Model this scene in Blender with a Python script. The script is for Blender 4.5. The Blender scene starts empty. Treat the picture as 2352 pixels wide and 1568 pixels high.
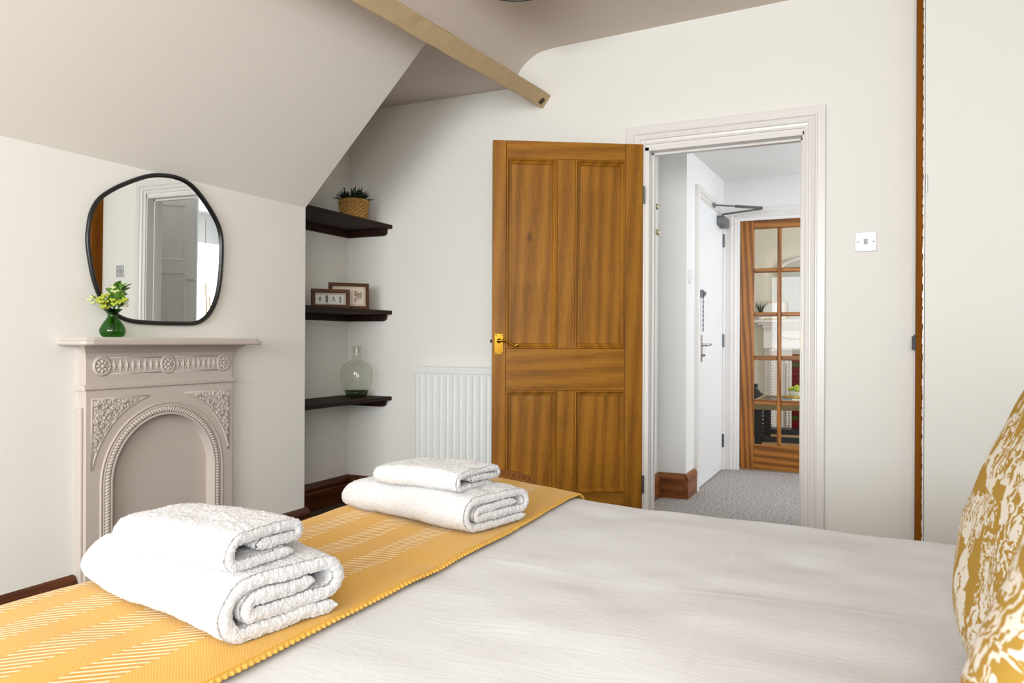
import bpy, bmesh, math, random
import numpy as np
from mathutils import Vector, Matrix

random.seed(7)
rng = np.random.default_rng(7)
scene = bpy.context.scene
COL = scene.collection
PI = math.pi

# ------------------------------------------------------------------ camera
HC = 0.975
YAW = math.radians(25.27)
cam_d = bpy.data.cameras.new('camera')
cam_d.sensor_width = 36.0
cam_d.lens = 36.0 * 1767.0 / 2352.0
cam_d.clip_start = 0.02
cam_d.dof.use_dof = True
cam_d.dof.focus_distance = 2.0
cam_d.dof.aperture_fstop = 13.0
cam = bpy.data.objects.new('camera', cam_d)
COL.objects.link(cam)
_F = Vector((-math.sin(YAW), math.cos(YAW), -0.0005)).normalized()
_R0 = Vector((math.cos(YAW), math.sin(YAW), 0))
_U0 = _R0.cross(_F)
_roll = 0.004
_R = _R0 * math.cos(_roll) + _U0 * math.sin(_roll)
_U = _U0 * math.cos(_roll) - _R0 * math.sin(_roll)
cam.matrix_world = Matrix(((_R.x, _U.x, -_F.x, 0), (_R.y, _U.y, -_F.y, 0), (_R.z, _U.z, -_F.z, HC), (0, 0, 0, 1)))
scene.camera = cam

# ------------------------------------------------------------------ world and lights
world = bpy.data.worlds.new('world')
scene.world = world
world.use_nodes = True
world.node_tree.nodes['Background'].inputs[0].default_value = (0.80, 0.90, 1.0, 1)
world.node_tree.nodes['Background'].inputs[1].default_value = 1.2


def area(name, loc, target, sx, sy, power, col=(1, 1, 1)):
    d = bpy.data.lights.new(name, 'AREA')
    d.shape = 'RECTANGLE'
    d.size, d.size_y = sx, sy
    d.energy = power
    d.color = col
    o = bpy.data.objects.new(name, d)
    COL.objects.link(o)
    o.location = loc
    o.rotation_euler = (Vector(target) - Vector(loc)).to_track_quat('-Z', 'Y').to_euler()
    return o


area('daylight_bedroom_window', (-0.55, -3.36, 1.52), (-0.65, 3.0, 1.30), 2.5, 1.4, 150, (0.92, 0.965, 1.0))
area('side_fill_light', (0.98, -1.60, 1.45), (-2.0, -0.4, 1.2), 1.0, 1.15, 38, (1.0, 0.98, 0.96))  # added fill from the right, no known window there
area('daylight_hall_window', (1.24, 5.55, 1.35), (-1.0, 5.2, 1.2), 0.9, 1.1, 13, (0.88, 0.94, 1.0))
area('daylight_living_window', (1.1, 7.6, 1.5), (-1.2, 8.4, 1.1), 1.4, 1.4, 18, (1.0, 0.98, 0.95))

vs = scene.view_settings
vs.view_transform = 'Standard'
vs.look = 'None'
vs.exposure = 0.63
vs.gamma = 1.0
vs.use_curve_mapping = False

# ------------------------------------------------------------------ helpers


def lin(c):
    return tuple(((x / 255) / 12.92 if x / 255 <= 0.04045 else ((x / 255 + 0.055) / 1.055) ** 2.4) for x in c) + (1,)


class N:
    """tiny node-graph helper"""
    def __init__(self, name):
        self.m = bpy.data.materials.new(name)
        self.m.use_nodes = True
        self.t = self.m.node_tree
        self.t.nodes.clear()
        self.out = self.t.nodes.new('ShaderNodeOutputMaterial')

    def n(self, typ, **kw):
        nd = self.t.nodes.new(typ)
        for k, v in kw.items():
            if k.startswith('_'):
                setattr(nd, k[1:], v)
            else:
                nd.inputs[k.replace('__', ' ')].default_value = v
        return nd

    def l(self, a, b):
        self.t.links.new(a, b)

    def coord(self, scale=(1, 1, 1), rot=(0, 0, 0), kind='Object'):
        tc = self.n('ShaderNodeTexCoord')
        mp = self.n('ShaderNodeMapping')
        mp.inputs['Scale'].default_value = scale
        mp.inputs['Rotation'].default_value = rot
        self.l(tc.outputs[kind], mp.inputs['Vector'])
        return mp.outputs[0]

    def noise(self, vec, scale, detail=3, rough=0.5, dist=0.0):
        nd = self.n('ShaderNodeTexNoise', Scale=scale, Detail=detail, Roughness=rough, Distortion=dist)
        if vec is not None:
            self.l(vec, nd.inputs['Vector'])
        return nd.outputs['Fac']

    def ramp(self, fac, stops):
        r = self.n('ShaderNodeValToRGB')
        el = r.color_ramp.elements
        while len(el) < len(stops):
            el.new(0.5)
        for e, (p, c) in zip(el, stops):
            e.position = p
            e.color = c
        self.l(fac, r.inputs[0])
        return r.outputs[0]

    def math(self, op, a, b=None, c=None):
        nd = self.n('ShaderNodeMath', _operation=op)
        for i, x in enumerate((a, b, c)):
            if x is None:
                continue
            if isinstance(x, (int, float)):
                nd.inputs[i].default_value = x
            else:
                self.l(x, nd.inputs[i])
        return nd.outputs[0]

    def mix(self, fac, a, b, mode='MIX'):
        nd = self.n('ShaderNodeMixRGB', _blend_type=mode)
        for i, x in enumerate((fac, a, b)):
            if isinstance(x, (int, float)):
                nd.inputs[i].default_value = x
            elif isinstance(x, tuple):
                nd.inputs[i].default_value = x
            else:
                self.l(x, nd.inputs[i])
        return nd.outputs[0]

    def bump(self, h, strength=0.2, dist=0.002):
        b = self.n('ShaderNodeBump', Strength=strength, Distance=dist)
        self.l(h, b.inputs['Height'])
        return b.outputs[0]

    def surf(self, col, rough=0.5, metal=0.0, normal=None, spec=0.5, **kw):
        p = self.n('ShaderNodeBsdfPrincipled')
        if isinstance(col, tuple):
            p.inputs['Base Color'].default_value = col
        else:
            self.l(col, p.inputs['Base Color'])
        if isinstance(rough, (int, float)):
            p.inputs['Roughness'].default_value = rough
        else:
            self.l(rough, p.inputs['Roughness'])
        p.inputs['Metallic'].default_value = metal
        p.inputs['Specular IOR Level'].default_value = spec
        for k, v in kw.items():
            p.inputs[k.replace('__', ' ')].default_value = v
        if normal is not None:
            self.l(normal, p.inputs['Normal'])
        self.l(p.outputs[0], self.out.inputs[0])
        return self.m


def plain(name, c, rough=0.5, metal=0.0, bump=None, var=0.0, vscale=6, spec=0.5, **kw):
    g = N(name)
    col = lin(c)
    vec = g.coord()
    if var:
        d = tuple(x * (1 - var) for x in col[:3]) + (1,)
        u = tuple(min(1, x * (1 + var)) for x in col[:3]) + (1,)
        col = g.ramp(g.noise(vec, vscale, 4), [(0.3, d), (0.7, u)])
    nm = g.bump(g.noise(vec, bump[0], 3), bump[1], bump[2]) if bump else None
    return g.surf(col, rough, metal, nm, spec, **kw)


def wood(name, light, dark, axis='z', scale=1.0, contrast=1.0, rough=0.45, knots=True, ring=1.0, wav=0.16, spec=0.25):
    """grain runs along the given local axis"""
    g = N(name)
    sc = {'x': (0.05, 1, 1), 'y': (1, 0.05, 1), 'z': (1, 1, 0.05)}[axis]
    v = g.coord(tuple(s * scale for s in sc))
    warp = g.noise(v, 3.0, 2)
    fine = g.noise(v, 150, 5, 0.68)
    band = g.n('ShaderNodeTexWave', _wave_type='BANDS', _bands_direction='DIAGONAL', Scale=9.0 * ring, Distortion=5.0, Detail=2.5)
    band.inputs['Detail Scale'].default_value = 0.7
    g.l(v, band.inputs['Vector'])
    f = g.math('MULTIPLY', band.outputs['Fac'], wav)
    fine2 = g.noise(v, 620, 3, 0.6)
    fine = g.math('ADD', g.math('MULTIPLY', fine, 0.58), g.math('MULTIPLY', fine2, 0.42))
    f = g.math('ADD', f, g.math('MULTIPLY', fine, 1 - wav))
    c = contrast
    mid = tuple((a + b) / 2 for a, b in zip(lin(light), lin(dark)))
    col = g.ramp(f, [(0.5 - 0.13 / c, lin(dark)), (0.5, mid), (0.5 + 0.12 / c, lin(light))])
    big = g.noise(g.coord((1.2, 1.2, 1.2)), 2.3, 2)
    col = g.mix(0.28, col, g.ramp(big, [(0.3, lin(tuple(x * 0.72 for x in light))), (0.7, lin(light))]), 'MULTIPLY') if False else g.mix(0.25, col, g.ramp(big, [(0.35, lin(dark)), (0.65, lin(light))]))
    if knots:
        kv = g.coord(tuple((0.45 if s < 1 else 1.0) for s in sc))
        vor = g.n('ShaderNodeTexVoronoi', Scale=4.2)
        vor.inputs['Randomness'].default_value = 1.0
        g.l(kv, vor.inputs['Vector'])
        kf = g.ramp(vor.outputs['Distance'], [(0.03, (1, 1, 1, 1)), (0.075, (0, 0, 0, 1))])
        kd = tuple(x * 0.35 for x in lin(dark)[:3]) + (1,)
        col = g.mix(g.math('MULTIPLY', kf, 0.75), col, kd)
    nm = g.bump(f, 0.12, 0.001)
    return g.surf(col, rough, 0, nm, spec)


def thin_glass(name, tint=(1, 1, 1, 1), refl=(0.04, 0.6), edge=None, rough=0.0):
    g = N(name)
    tr = g.n('ShaderNodeBsdfTransparent')
    gl = g.n('ShaderNodeBsdfGlossy', Roughness=rough)
    lw = g.n('ShaderNodeLayerWeight', Blend=0.35)
    if edge:
        g.l(g.ramp(lw.outputs['Facing'], [(0.0, tint), (0.55, tint), (1.0, edge)]), tr.inputs[0])
    else:
        tr.inputs[0].default_value = tint
    mx = g.n('ShaderNodeMixShader')
    fac = g.math('ADD', g.math('MULTIPLY', g.math('POWER', lw.outputs['Facing'], 3.0), refl[1]), refl[0])
    g.l(fac, mx.inputs[0])
    g.l(tr.outputs[0], mx.inputs[1])
    g.l(gl.outputs[0], mx.inputs[2])
    g.l(mx.outputs[0], g.out.inputs[0])
    return g.m


class MB:
    def __init__(self):
        self.v, self.f = [], []

    def add(self, vs, fs):
        o = len(self.v)
        self.v.extend([tuple(p) for p in vs])
        self.f.extend([tuple(i + o for i in q) for q in fs])
        return self

    def box(self, x0, x1, y0, y1, z0, z1):
        return self.add([(x0, y0, z0), (x1, y0, z0), (x1, y1, z0), (x0, y1, z0), (x0, y0, z1), (x1, y0, z1), (x1, y1, z1), (x0, y1, z1)],
                        [(0, 3, 2, 1), (4, 5, 6, 7), (0, 1, 5, 4), (1, 2, 6, 5), (2, 3, 7, 6), (3, 0, 4, 7)])

    def prism(self, poly, axis, d0, d1):
        def mp(a, b, d):
            return {'x': (d, a, b), 'y': (a, d, b), 'z': (a, b, d)}[axis]
        n = len(poly)
        vs = [mp(a, b, d0) for a, b in poly] + [mp(a, b, d1) for a, b in poly]
        fs = [tuple(range(n)), tuple(range(2 * n - 1, n - 1, -1))]
        fs += [(i, (i + 1) % n, n + (i + 1) % n, n + i) for i in range(n)]
        return self.add(vs, fs)

    def tube(self, path, r, n=8, closed=False, caps=True):
        P = [Vector(p) for p in path]
        k = len(P)
        rs = r if isinstance(r, (list, tuple)) else [r] * k
        T = []
        for i in range(k):
            a = P[(i - 1) % k] if (closed or i > 0) else P[i]
            b = P[(i + 1) % k] if (closed or i < k - 1) else P[i]
            T.append((b - a).normalized())
        ref = Vector((0, 0, 1)) if abs(T[0].z) < 0.9 else Vector((1, 0, 0))
        nrm = (ref - T[0] * ref.dot(T[0])).normalized()
        vs = []
        for i in range(k):
            nrm = (nrm - T[i] * nrm.dot(T[i]))
            if nrm.length < 1e-6:
                nrm = T[i].orthogonal()
            nrm.normalize()
            b = T[i].cross(nrm)
            for j in range(n):
                a = 2 * PI * j / n
                vs.append(P[i] + (nrm * math.cos(a) + b * math.sin(a)) * rs[i])
        fs = []
        m = k if closed else k - 1
        for i in range(m):
            for j in range(n):
                i2 = (i + 1) % k
                fs.append((i * n + j, i * n + (j + 1) % n, i2 * n + (j + 1) % n, i2 * n + j))
        if caps and not closed:
            fs.append(tuple(range(n - 1, -1, -1)))
            fs.append(tuple((k - 1) * n + j for j in range(n)))
        return self.add(vs, fs)

    def cyl(self, p0, p1, r0, r1=None, n=16):
        return self.tube([p0, p1], [r0, r0 if r1 is None else r1], n)

    def lathe(self, prof, c=(0, 0, 0), n=32, axis='z'):
        vs, fs = [], []
        for r, z in prof:
            for j in range(n):
                a = 2 * PI * j / n
                x, y = r * math.cos(a), r * math.sin(a)
                q = {'z': (x, y, z), 'x': (z, x, y), 'y': (x, z, y)}[axis]
                vs.append((c[0] + q[0], c[1] + q[1], c[2] + q[2]))
        k = len(prof)
        for i in range(k - 1):
            for j in range(n):
                fs.append((i * n + j, i * n + (j + 1) % n, (i + 1) * n + (j + 1) % n, (i + 1) * n + j))
        if prof[0][0] > 1e-6:
            fs.append(tuple(range(n - 1, -1, -1)))
        if prof[-1][0] > 1e-6:
            fs.append(tuple((k - 1) * n + j for j in range(n)))
        return self.add(vs, fs)

    def ball(self, c, r, nu=12, nv=8):
        rx, ry, rz = r if isinstance(r, (tuple, list)) else (r, r, r)
        vs = [(c[0], c[1], c[2] - rz)]
        for i in range(1, nv):
            t = PI * i / nv - PI / 2
            for j in range(nu):
                a = 2 * PI * j / nu
                vs.append((c[0] + rx * math.cos(t) * math.cos(a), c[1] + ry * math.cos(t) * math.sin(a), c[2] + rz * math.sin(t)))
        vs.append((c[0], c[1], c[2] + rz))
        fs = [(0, 1 + (j + 1) % nu, 1 + j) for j in range(nu)]
        for i in range(nv - 2):
            for j in range(nu):
                a = 1 + i * nu
                fs.append((a + j, a + (j + 1) % nu, a + nu + (j + 1) % nu, a + nu + j))
        a = 1 + (nv - 2) * nu
        fs += [(a + j, a + (j + 1) % nu, len(vs) - 1) for j in range(nu)]
        return self.add(vs, fs)

    def frame(self, x0, x1, z0, z1, prof, y, sides=4, inward=True):
        """mitred moulding round a rectangle in the xz plane; prof = [(across, proud)], proud towards -y"""
        k = len(prof)
        vs = []
        for a, p in prof:
            if sides == 4:
                vs += [(x0 + a, y - p, z0 + a), (x0 + a, y - p, z1 - a), (x1 - a, y - p, z1 - a), (x1 - a, y - p, z0 + a)]
            else:
                vs += [(x0 + a, y - p, z0), (x0 + a, y - p, z1 - a), (x1 - a, y - p, z1 - a), (x1 - a, y - p, z0)]
        fs = []
        for i in range(k - 1):
            for j in range(4 if sides == 4 else 3):
                j2 = (j + 1) % 4
                fs.append((i * 4 + j, i * 4 + j2, (i + 1) * 4 + j2, (i + 1) * 4 + j))
        return self.add(vs, fs)

    def xf(self, M):
        self.v = [tuple(M @ Vector(p)) for p in self.v]
        return self

    def mesh(self, name, mat=None, smooth=False, recalc=True, weld=False):
        me = bpy.data.meshes.new(name)
        me.from_pydata(self.v, [], self.f)
        if recalc or weld:
            bm = bmesh.new()
            bm.from_mesh(me)
            if weld:
                bmesh.ops.remove_doubles(bm, verts=bm.verts, dist=1e-6)
            bmesh.ops.recalc_face_normals(bm, faces=bm.faces)
            bm.to_mesh(me)
            bm.free()
        if smooth:
            me.polygons.foreach_set('use_smooth', [True] * len(me.polygons))
        if mat:
            me.materials.append(mat)
        return me

    def build(self, name, mat, parent=None, smooth=False, bevel=0.0, seg=2, recalc=True, weld=False, auto=None):
        return link(name, self.mesh(name, mat, smooth, recalc, weld), parent, bevel, seg)


def link(name, me, parent=None, bevel=0.0, seg=2):
    o = bpy.data.objects.new(name, me)
    COL.objects.link(o)
    if parent is not None:
        o.parent = parent
    if bevel > 0:
        b = o.modifiers.new('bevel', 'BEVEL')
        b.width = bevel
        b.segments = seg
        b.limit_method = 'ANGLE'
        b.angle_limit = math.radians(40)
        b.harden_normals = False
    return o


def tag(o, label=None, cat=None, group=None, kind=None):
    if label:
        o['label'] = label
    if cat:
        o['category'] = cat
    if group:
        o['group'] = group
    if kind:
        o['kind'] = kind
    return o


def thing(name, loc=(0, 0, 0), rz=0.0, label=None, cat=None, group=None, kind=None):
    o = bpy.data.objects.new(name, None)
    o.empty_display_size = 0.05
    COL.objects.link(o)
    o.location = loc
    o.rotation_euler = (0, 0, rz)
    return tag(o, label, cat, group, kind)


def struct(o, label=None, cat=None):
    return tag(o, label, cat, None, 'structure')


def vnoise(p, seed=0):
    """smooth value noise on an (N,3) array, returns -1..1"""
    p = np.asarray(p, float)
    i = np.floor(p).astype(np.int64)
    f = p - i
    f = f * f * (3 - 2 * f)

    def h(x, y, z):
        n = (x * 374761393 + y * 668265263 + z * 2147483647 + seed * 1274126177) & 0xFFFFFFFF
        n = ((n ^ (n >> 13)) * 1274126177) & 0xFFFFFFFF
        n = (n ^ (n >> 16)) & 0xFFFF
        return n / 32767.5 - 1.0
    r = 0
    for dx in (0, 1):
        for dy in (0, 1):
            for dz in (0, 1):
                w = (f[:, 0] if dx else 1 - f[:, 0]) * (f[:, 1] if dy else 1 - f[:, 1]) * (f[:, 2] if dz else 1 - f[:, 2])
                r = r + w * h(i[:, 0] + dx, i[:, 1] + dy, i[:, 2] + dz)
    return r


def grid_mesh(name, P, mat, closed_u=False, smooth=True):
    """P: (nu,nv,3) array -> mesh"""
    nu, nv = P.shape[:2]
    me = bpy.data.meshes.new(name)
    idx = np.arange(nu * nv).reshape(nu, nv)
    if closed_u:
        a, b = idx, np.roll(idx, -1, axis=0)
    else:
        a, b = idx[:-1], idx[1:]
    q = np.stack([a[:, :-1], b[:, :-1], b[:, 1:], a[:, 1:]], -1).reshape(-1, 4)
    me.from_pydata(P.reshape(-1, 3).tolist(), [], q.tolist())
    if smooth:
        me.polygons.foreach_set('use_smooth', [True] * len(me.polygons))
    me.materials.append(mat)
    return me


def catmull(pts, n=8, closed=True):
    pts = [np.array(p, float) for p in pts]
    k = len(pts)
    out = []
    rngk = range(k) if closed else range(k - 1)
    for i in rngk:
        p0 = pts[(i - 1) % k] if closed or i > 0 else pts[i]
        p1, p2 = pts[i], pts[(i + 1) % k]
        p3 = pts[(i + 2) % k] if closed or i + 2 < k else pts[(i + 1) % k]
        for j in range(n):
            t = j / n
            out.append(tuple(0.5 * (2 * p1 + (p2 - p0) * t + (2 * p0 - 5 * p1 + 4 * p2 - p3) * t * t + (3 * p1 - p0 - 3 * p2 + p3) * t ** 3)))
    if not closed:
        out.append(tuple(pts[-1]))
    return out


# ------------------------------------------------------------------ materials
m_slope = plain('slope_paint', (240, 235, 227), 0.88, bump=(95, 0.05, 0.002), spec=0.2)
m_wall = plain('wall_paint', (235, 233, 227), 0.85, bump=(95, 0.05, 0.002), spec=0.25)
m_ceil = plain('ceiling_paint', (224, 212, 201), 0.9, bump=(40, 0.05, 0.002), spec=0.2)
m_hallwall = plain('hall_paint', (240, 240, 238), 0.8, bump=(90, 0.04, 0.002), spec=0.25)
m_white = plain('white_gloss', (228, 224, 221), 0.32, bump=(25, 0.03, 0.001))
m_flush = plain('white_satin', (240, 241, 243), 0.4)
m_beam = plain('beam_paint', (200, 175, 136), 0.75, bump=(60, 0.25, 0.004), var=0.06, vscale=14)
m_iron = plain('greige_paint', (197, 186, 177), 0.42, bump=(120, 0.12, 0.0015))
m_pine_v = wood('pine_upright', (170, 114, 32), (118, 73, 14), 'z', rough=0.4)
m_pine_x = wood('pine_level', (170, 114, 32), (118, 73, 14), 'x', rough=0.4)
m_pine2_v = wood('varnished_pine_upright', (172, 110, 44), (106, 60, 18), 'z', contrast=0.9, rough=0.3, knots=False, ring=1.7, wav=0.36)
m_pine2_x = wood('varnished_pine_level', (172, 110, 44), (106, 60, 18), 'x', contrast=0.9, rough=0.3, knots=False, ring=1.3, wav=0.36)
m_dark = wood('dark_stained_wood', (52, 27, 16), (28, 13, 8), 'y', knots=False, rough=0.7)
m_skirt = wood('dark_skirting', (104, 56, 28), (60, 28, 12), 'y', knots=False, rough=0.3)
m_hallskirt = wood('hall_skirting', (150, 92, 50), (96, 52, 24), 'y', knots=False, rough=0.35)
m_post = wood('orange_brown_post', (140, 82, 10), (112, 60, 4), 'z', rough=0.6, knots=False, spec=0.08)
m_black = plain('black_metal', (16, 16, 17), 0.35)
m_blackm = plain('black_latch', (44, 45, 48), 0.45, 0.6)
m_mirror = plain('mirror_glass', (238, 240, 238), 0.0, 1.0)
m_brass = plain('polished_brass', (214, 168, 62), 0.16, 1.0)
m_chrome = plain('brushed_steel', (205, 207, 210), 0.22, 1.0)
m_steel = plain('dull_steel', (120, 122, 124), 0.35, 1.0)
m_closer = plain('grey_closer', (104, 104, 106), 0.4, 0.5)
m_plastic = plain('white_plastic', (240, 240, 240), 0.25)
m_rad = plain('radiator_enamel', (234, 236, 234), 0.3)
m_screw = plain('dark_screw', (40, 42, 44), 0.4, 0.8)
m_pane = thin_glass('clear_pane', (0.97, 0.985, 0.98, 1), (0.010, 0.5))
m_bottle = thin_glass('bottle_glass', (0.93, 0.945, 0.915, 1), (0.04, 0.45), (0.50, 0.55, 0.47, 1), 0.02)
m_bottle_base = thin_glass('thick_bottle_base', (0.42, 0.47, 0.40, 1), (0.05, 0.4), (0.2, 0.24, 0.18, 1), 0.02)
m_greenglass = thin_glass('green_glass', (0.13, 0.42, 0.06, 1), (0.06, 0.5), (0.02, 0.10, 0.01, 1), 0.02)
m_stem = plain('green_stem', (70, 110, 40), 0.5)
m_leaf = plain('green_leaf', (92, 132, 52), 0.5, var=0.25, vscale=30)
m_lime = plain('lime_blossom', (172, 184, 62), 0.6, var=0.2, vscale=60)
m_petal = plain('white_petal', (244, 244, 232), 0.6)
m_bud = plain('pale_bud', (206, 212, 150), 0.6)
m_darkleaf = plain('dark_leaf', (38, 58, 38), 0.4, var=0.3, vscale=20)
m_soil = plain('soil', (30, 22, 16), 0.9)
m_frame = wood('walnut_frame', (104, 66, 36), (64, 38, 18), 'x', knots=False, scale=2)
m_paper = plain('white_paper', (240, 236, 230), 0.7)
m_paper2 = plain('cream_paper', (232, 214, 190), 0.7)
m_ink = plain('grey_green_ink', (72, 84, 76), 0.8)
m_ink2 = plain('ochre_ink', (140, 104, 62), 0.8)
m_ink3 = plain('rose_ink', (170, 110, 100), 0.8)
m_cord = plain('jute_rope', (176, 134, 76), 0.9)


def carpet(name, a, b, sc):
    g = N(name)
    v = g.coord()
    f = g.noise(v, sc, 4, 0.7)
    h = g.noise(v, sc * 0.8, 2, 0.6)
    col = g.ramp(f, [(0.36, lin(a)), (0.62, lin(b))])
    return g.surf(col, 0.95, 0, g.bump(h, 0.9, 0.006), 0.1)


m_carpet = carpet('brown_carpet', (70, 58, 48), (110, 96, 82), 190)
m_hallcarpet = carpet('grey_carpet', (104, 98, 94), (206, 200, 196), 85)
m_sisal = carpet('sisal_carpet', (150, 112, 70), (208, 172, 122), 120)


def towel_mat():
    g = N('white_terry')
    v = g.coord()
    h = g.noise(v, 420, 2, 0.7)
    col = g.ramp(h, [(0.3, lin((196, 195, 196))), (0.7, lin((226, 226, 228)))])
    return g.surf(col, 0.95, 0, g.bump(h, 0.7, 0.004), 0.1, Sheen__Weight=0.3)


m_towel = towel_mat()


def duvet_mat():
    g = N('white_cotton')
    v = g.coord()
    h = g.noise(g.coord((1, 1, 1)), 900, 2)
    w1 = g.noise(g.coord((1.6, 5.0, 1)), 5.0, 4, 0.55, 0.8)
    ridge = g.math('SUBTRACT', 1.0, g.math('ABSOLUTE', g.math('SUBTRACT', g.math('MULTIPLY', w1, 2.0), 1.0)))
    ridge = g.math('POWER', ridge, 6.0)
    hh = g.math('ADD', g.math('MULTIPLY', ridge, 1.0), g.math('MULTIPLY', h, 0.12))
    return g.surf(lin((208, 209, 212)), 0.8, 0, g.bump(hh, 0.10, 0.0022), 0.2, Sheen__Weight=0.1)


m_duvet = duvet_mat()


def throw_mat():
    g = N('mustard_herringbone')
    tc = g.n('ShaderNodeTexCoord')
    sp = g.n('ShaderNodeSeparateXYZ')
    g.l(tc.outputs['UV'], sp.inputs[0])
    x, y = sp.outputs[0], sp.outputs[1]
    ph = g.math('FRACT', g.math('DIVIDE', g.math('ADD', x, 0.012), 0.112))
    wob = g.math('MULTIPLY', g.math('SUBTRACT', g.noise(tc.outputs['UV'], 60, 2), 0.5), 0.03)
    ph = g.math('ADD', ph, wob)
    creamband = g.math('LESS_THAN', ph, 0.50)
    edge = g.math('LESS_THAN', x, 0.425)
    creamband = g.math('MULTIPLY', creamband, edge)
    d1 = g.math('FRACT', g.math('DIVIDE', g.math('SUBTRACT', y, g.math('MULTIPLY', x, 0.9)), 0.0140))
    d2 = g.math('FRACT', g.math('DIVIDE', g.math('ADD', y, g.math('MULTIPLY', x, 0.9)), 0.0046))
    line1 = g.math('MULTIPLY', creamband, g.math('LESS_THAN', d1, 0.33))
    line2 = g.math('MULTIPLY', g.math('SUBTRACT', 1.0, creamband), g.math('LESS_THAN', d2, 0.4))
    fz = g.noise(tc.outputs['UV'], 700, 3)
    base = g.ramp(fz, [(0.3, lin((190, 138, 26))), (0.7, lin((218, 164, 44)))])
    base = g.mix(g.math('MULTIPLY', creamband, 0.55), base, lin((186, 130, 18)))
    col = g.mix(g.math('MULTIPLY', line2, 0.45), base, lin((232, 186, 92)))
    col = g.mix(g.math('MULTIPLY', line1, 0.92), col, lin((246, 226, 178)))
    h = g.math('ADD', g.math('ADD', g.math('MULTIPLY', line1, 0.8), g.math('MULTIPLY', line2, 0.3)), g.math('MULTIPLY', fz, 0.5))
    return g.surf(col, 0.9, 0, g.bump(h, 0.55, 0.0018), 0.1, Sheen__Weight=0.2)


m_throw = throw_mat()
m_hem = plain('mustard_yarn', (220, 172, 78), 0.9, bump=(500, 0.4, 0.002), var=0.15, vscale=120)


def cushion_mat():
    g = N('mustard_bird_print')
    tc = g.n('ShaderNodeTexCoord')
    uv = tc.outputs['UV']
    warp = g.n('ShaderNodeTexNoise', Scale=7.0, Detail=3.0)
    g.l(uv, warp.inputs['Vector'])
    add = g.n('ShaderNodeMixRGB', _blend_type='LINEAR_LIGHT')
    add.inputs[0].default_value = 0.09
    g.l(uv, add.inputs[1])
    g.l(warp.outputs['Color'], add.inputs[2])
    vec = add.outputs[0]
    vor = g.n('ShaderNodeTexVoronoi', Scale=5.2, _feature='SMOOTH_F1')
    vor.inputs['Smoothness'].default_value = 0.25
    g.l(vec, vor.inputs['Vector'])
    blob = g.noise(vec, 5.5, 4, 0.6, 0.8)
    big = g.math('GREATER_THAN', g.math('ADD', blob, g.math('MULTIPLY', vor.outputs['Distance'], -0.25)), 0.375)
    # feather hatching: lines turned by cell
    sp = g.n('ShaderNodeSeparateXYZ')
    g.l(vec, sp.inputs[0])
    v2 = g.n('ShaderNodeTexVoronoi', Scale=6.5)
    g.l(vec, v2.inputs['Vector'])
    rc = g.n('ShaderNodeSeparateColor')
    g.l(v2.outputs['Color'], rc.inputs[0])
    ang = g.math('MULTIPLY', rc.outputs[0], 6.283)
    u = g.math('ADD', g.math('MULTIPLY', sp.outputs[0], g.math('COSINE', ang)), g.math('MULTIPLY', sp.outputs[1], g.math('SINE', ang)))
    br = g.noise(vec, 30, 2)
    ln = g.math('FRACT', g.math('ADD', g.math('MULTIPLY', u, 24), g.math('MULTIPLY', br, 2.4)))
    hatch = g.math('GREATER_THAN', ln, 0.62)
    use = g.math('GREATER_THAN', rc.outputs[1], 0.42)
    hatch = g.math('MULTIPLY', hatch, use)
    mask = g.math('ABSOLUTE', g.math('SUBTRACT', big, hatch))
    weave = g.noise(uv, 240, 2, 0.8)
    m2 = g.math('GREATER_THAN', g.math('ADD', mask, g.math('MULTIPLY', g.math('SUBTRACT', weave, 0.5), 1.2)), 0.5)
    col = g.mix(m2, lin((164, 130, 58)), lin((214, 207, 194)))
    th = g.n('ShaderNodeTexWave', _wave_type='BANDS', _bands_direction='DIAGONAL', Scale=110.0, Distortion=1.0)
    g.l(uv, th.inputs['Vector'])
    return g.surf(col, 0.9, 0, g.bump(th.outputs['Fac'], 0.35, 0.0012), 0.1)


m_cushion = cushion_mat()


def wicker_mat(name, a, b, sc=60):
    g = N(name)
    v = g.coord()
    w = g.n('ShaderNodeTexWave', _wave_type='BANDS', _bands_direction='Z', Scale=sc, Distortion=3.0)
    g.l(v, w.inputs['Vector'])
    f = g.math('ADD', g.math('MULTIPLY', w.outputs['Fac'], 0.5), g.math('MULTIPLY', g.noise(v, 90, 3), 0.5))
    return g.surf(g.ramp(f, [(0.25, lin(a)), (0.75, lin(b))]), 0.7, 0, g.bump(f, 0.6, 0.003), 0.2)


m_basket = wicker_mat('pale_seagrass', (150, 104, 48), (216, 172, 104))
m_wicker = wicker_mat('brown_wicker', (112, 64, 22), (178, 116, 52), 90)

# ------------------------------------------------------------------ room shell
D = 3.84          # face of the door wall
A = -2.53         # face of the chimney breast
AL = -2.925       # alcove side wall
struct(MB().box(-3.2, 1.3, -3.6, 3.895, -0.12, 0).build('floor', m_carpet), 'brown carpet on the bedroom floor')
struct(MB().box(-3.2, 1.5, 3.895, 6.10, -0.12, 0).build('floor.001', m_hallcarpet), 'grey looped carpet on the hall floor')
struct(MB().box(-3.0, 1.5, 6.10, 9.4, -0.12, 0).build('floor.002', m_sisal), 'tan sisal carpet in the far room')
struct(MB().box(-3.2, A, -3.6, 2.98, 0, 1.625).build('wall_left', m_wall), 'white chimney breast wall with the fireplace')
struct(MB().prism([(-3.2, 1.625), (A, 1.625), (-1.832, 2.333), (-1.826, 2.9), (-3.2, 2.9)], 'y', -3.6, 2.98).build('ceiling_slope', m_slope),
       'white sloping ceiling over the chimney breast')
struct(MB().box(-3.2, AL, 2.98, 3.95, 0, 2.37).build('wall_alcove', m_wall), 'shaded side wall of the shelf alcove')
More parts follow.
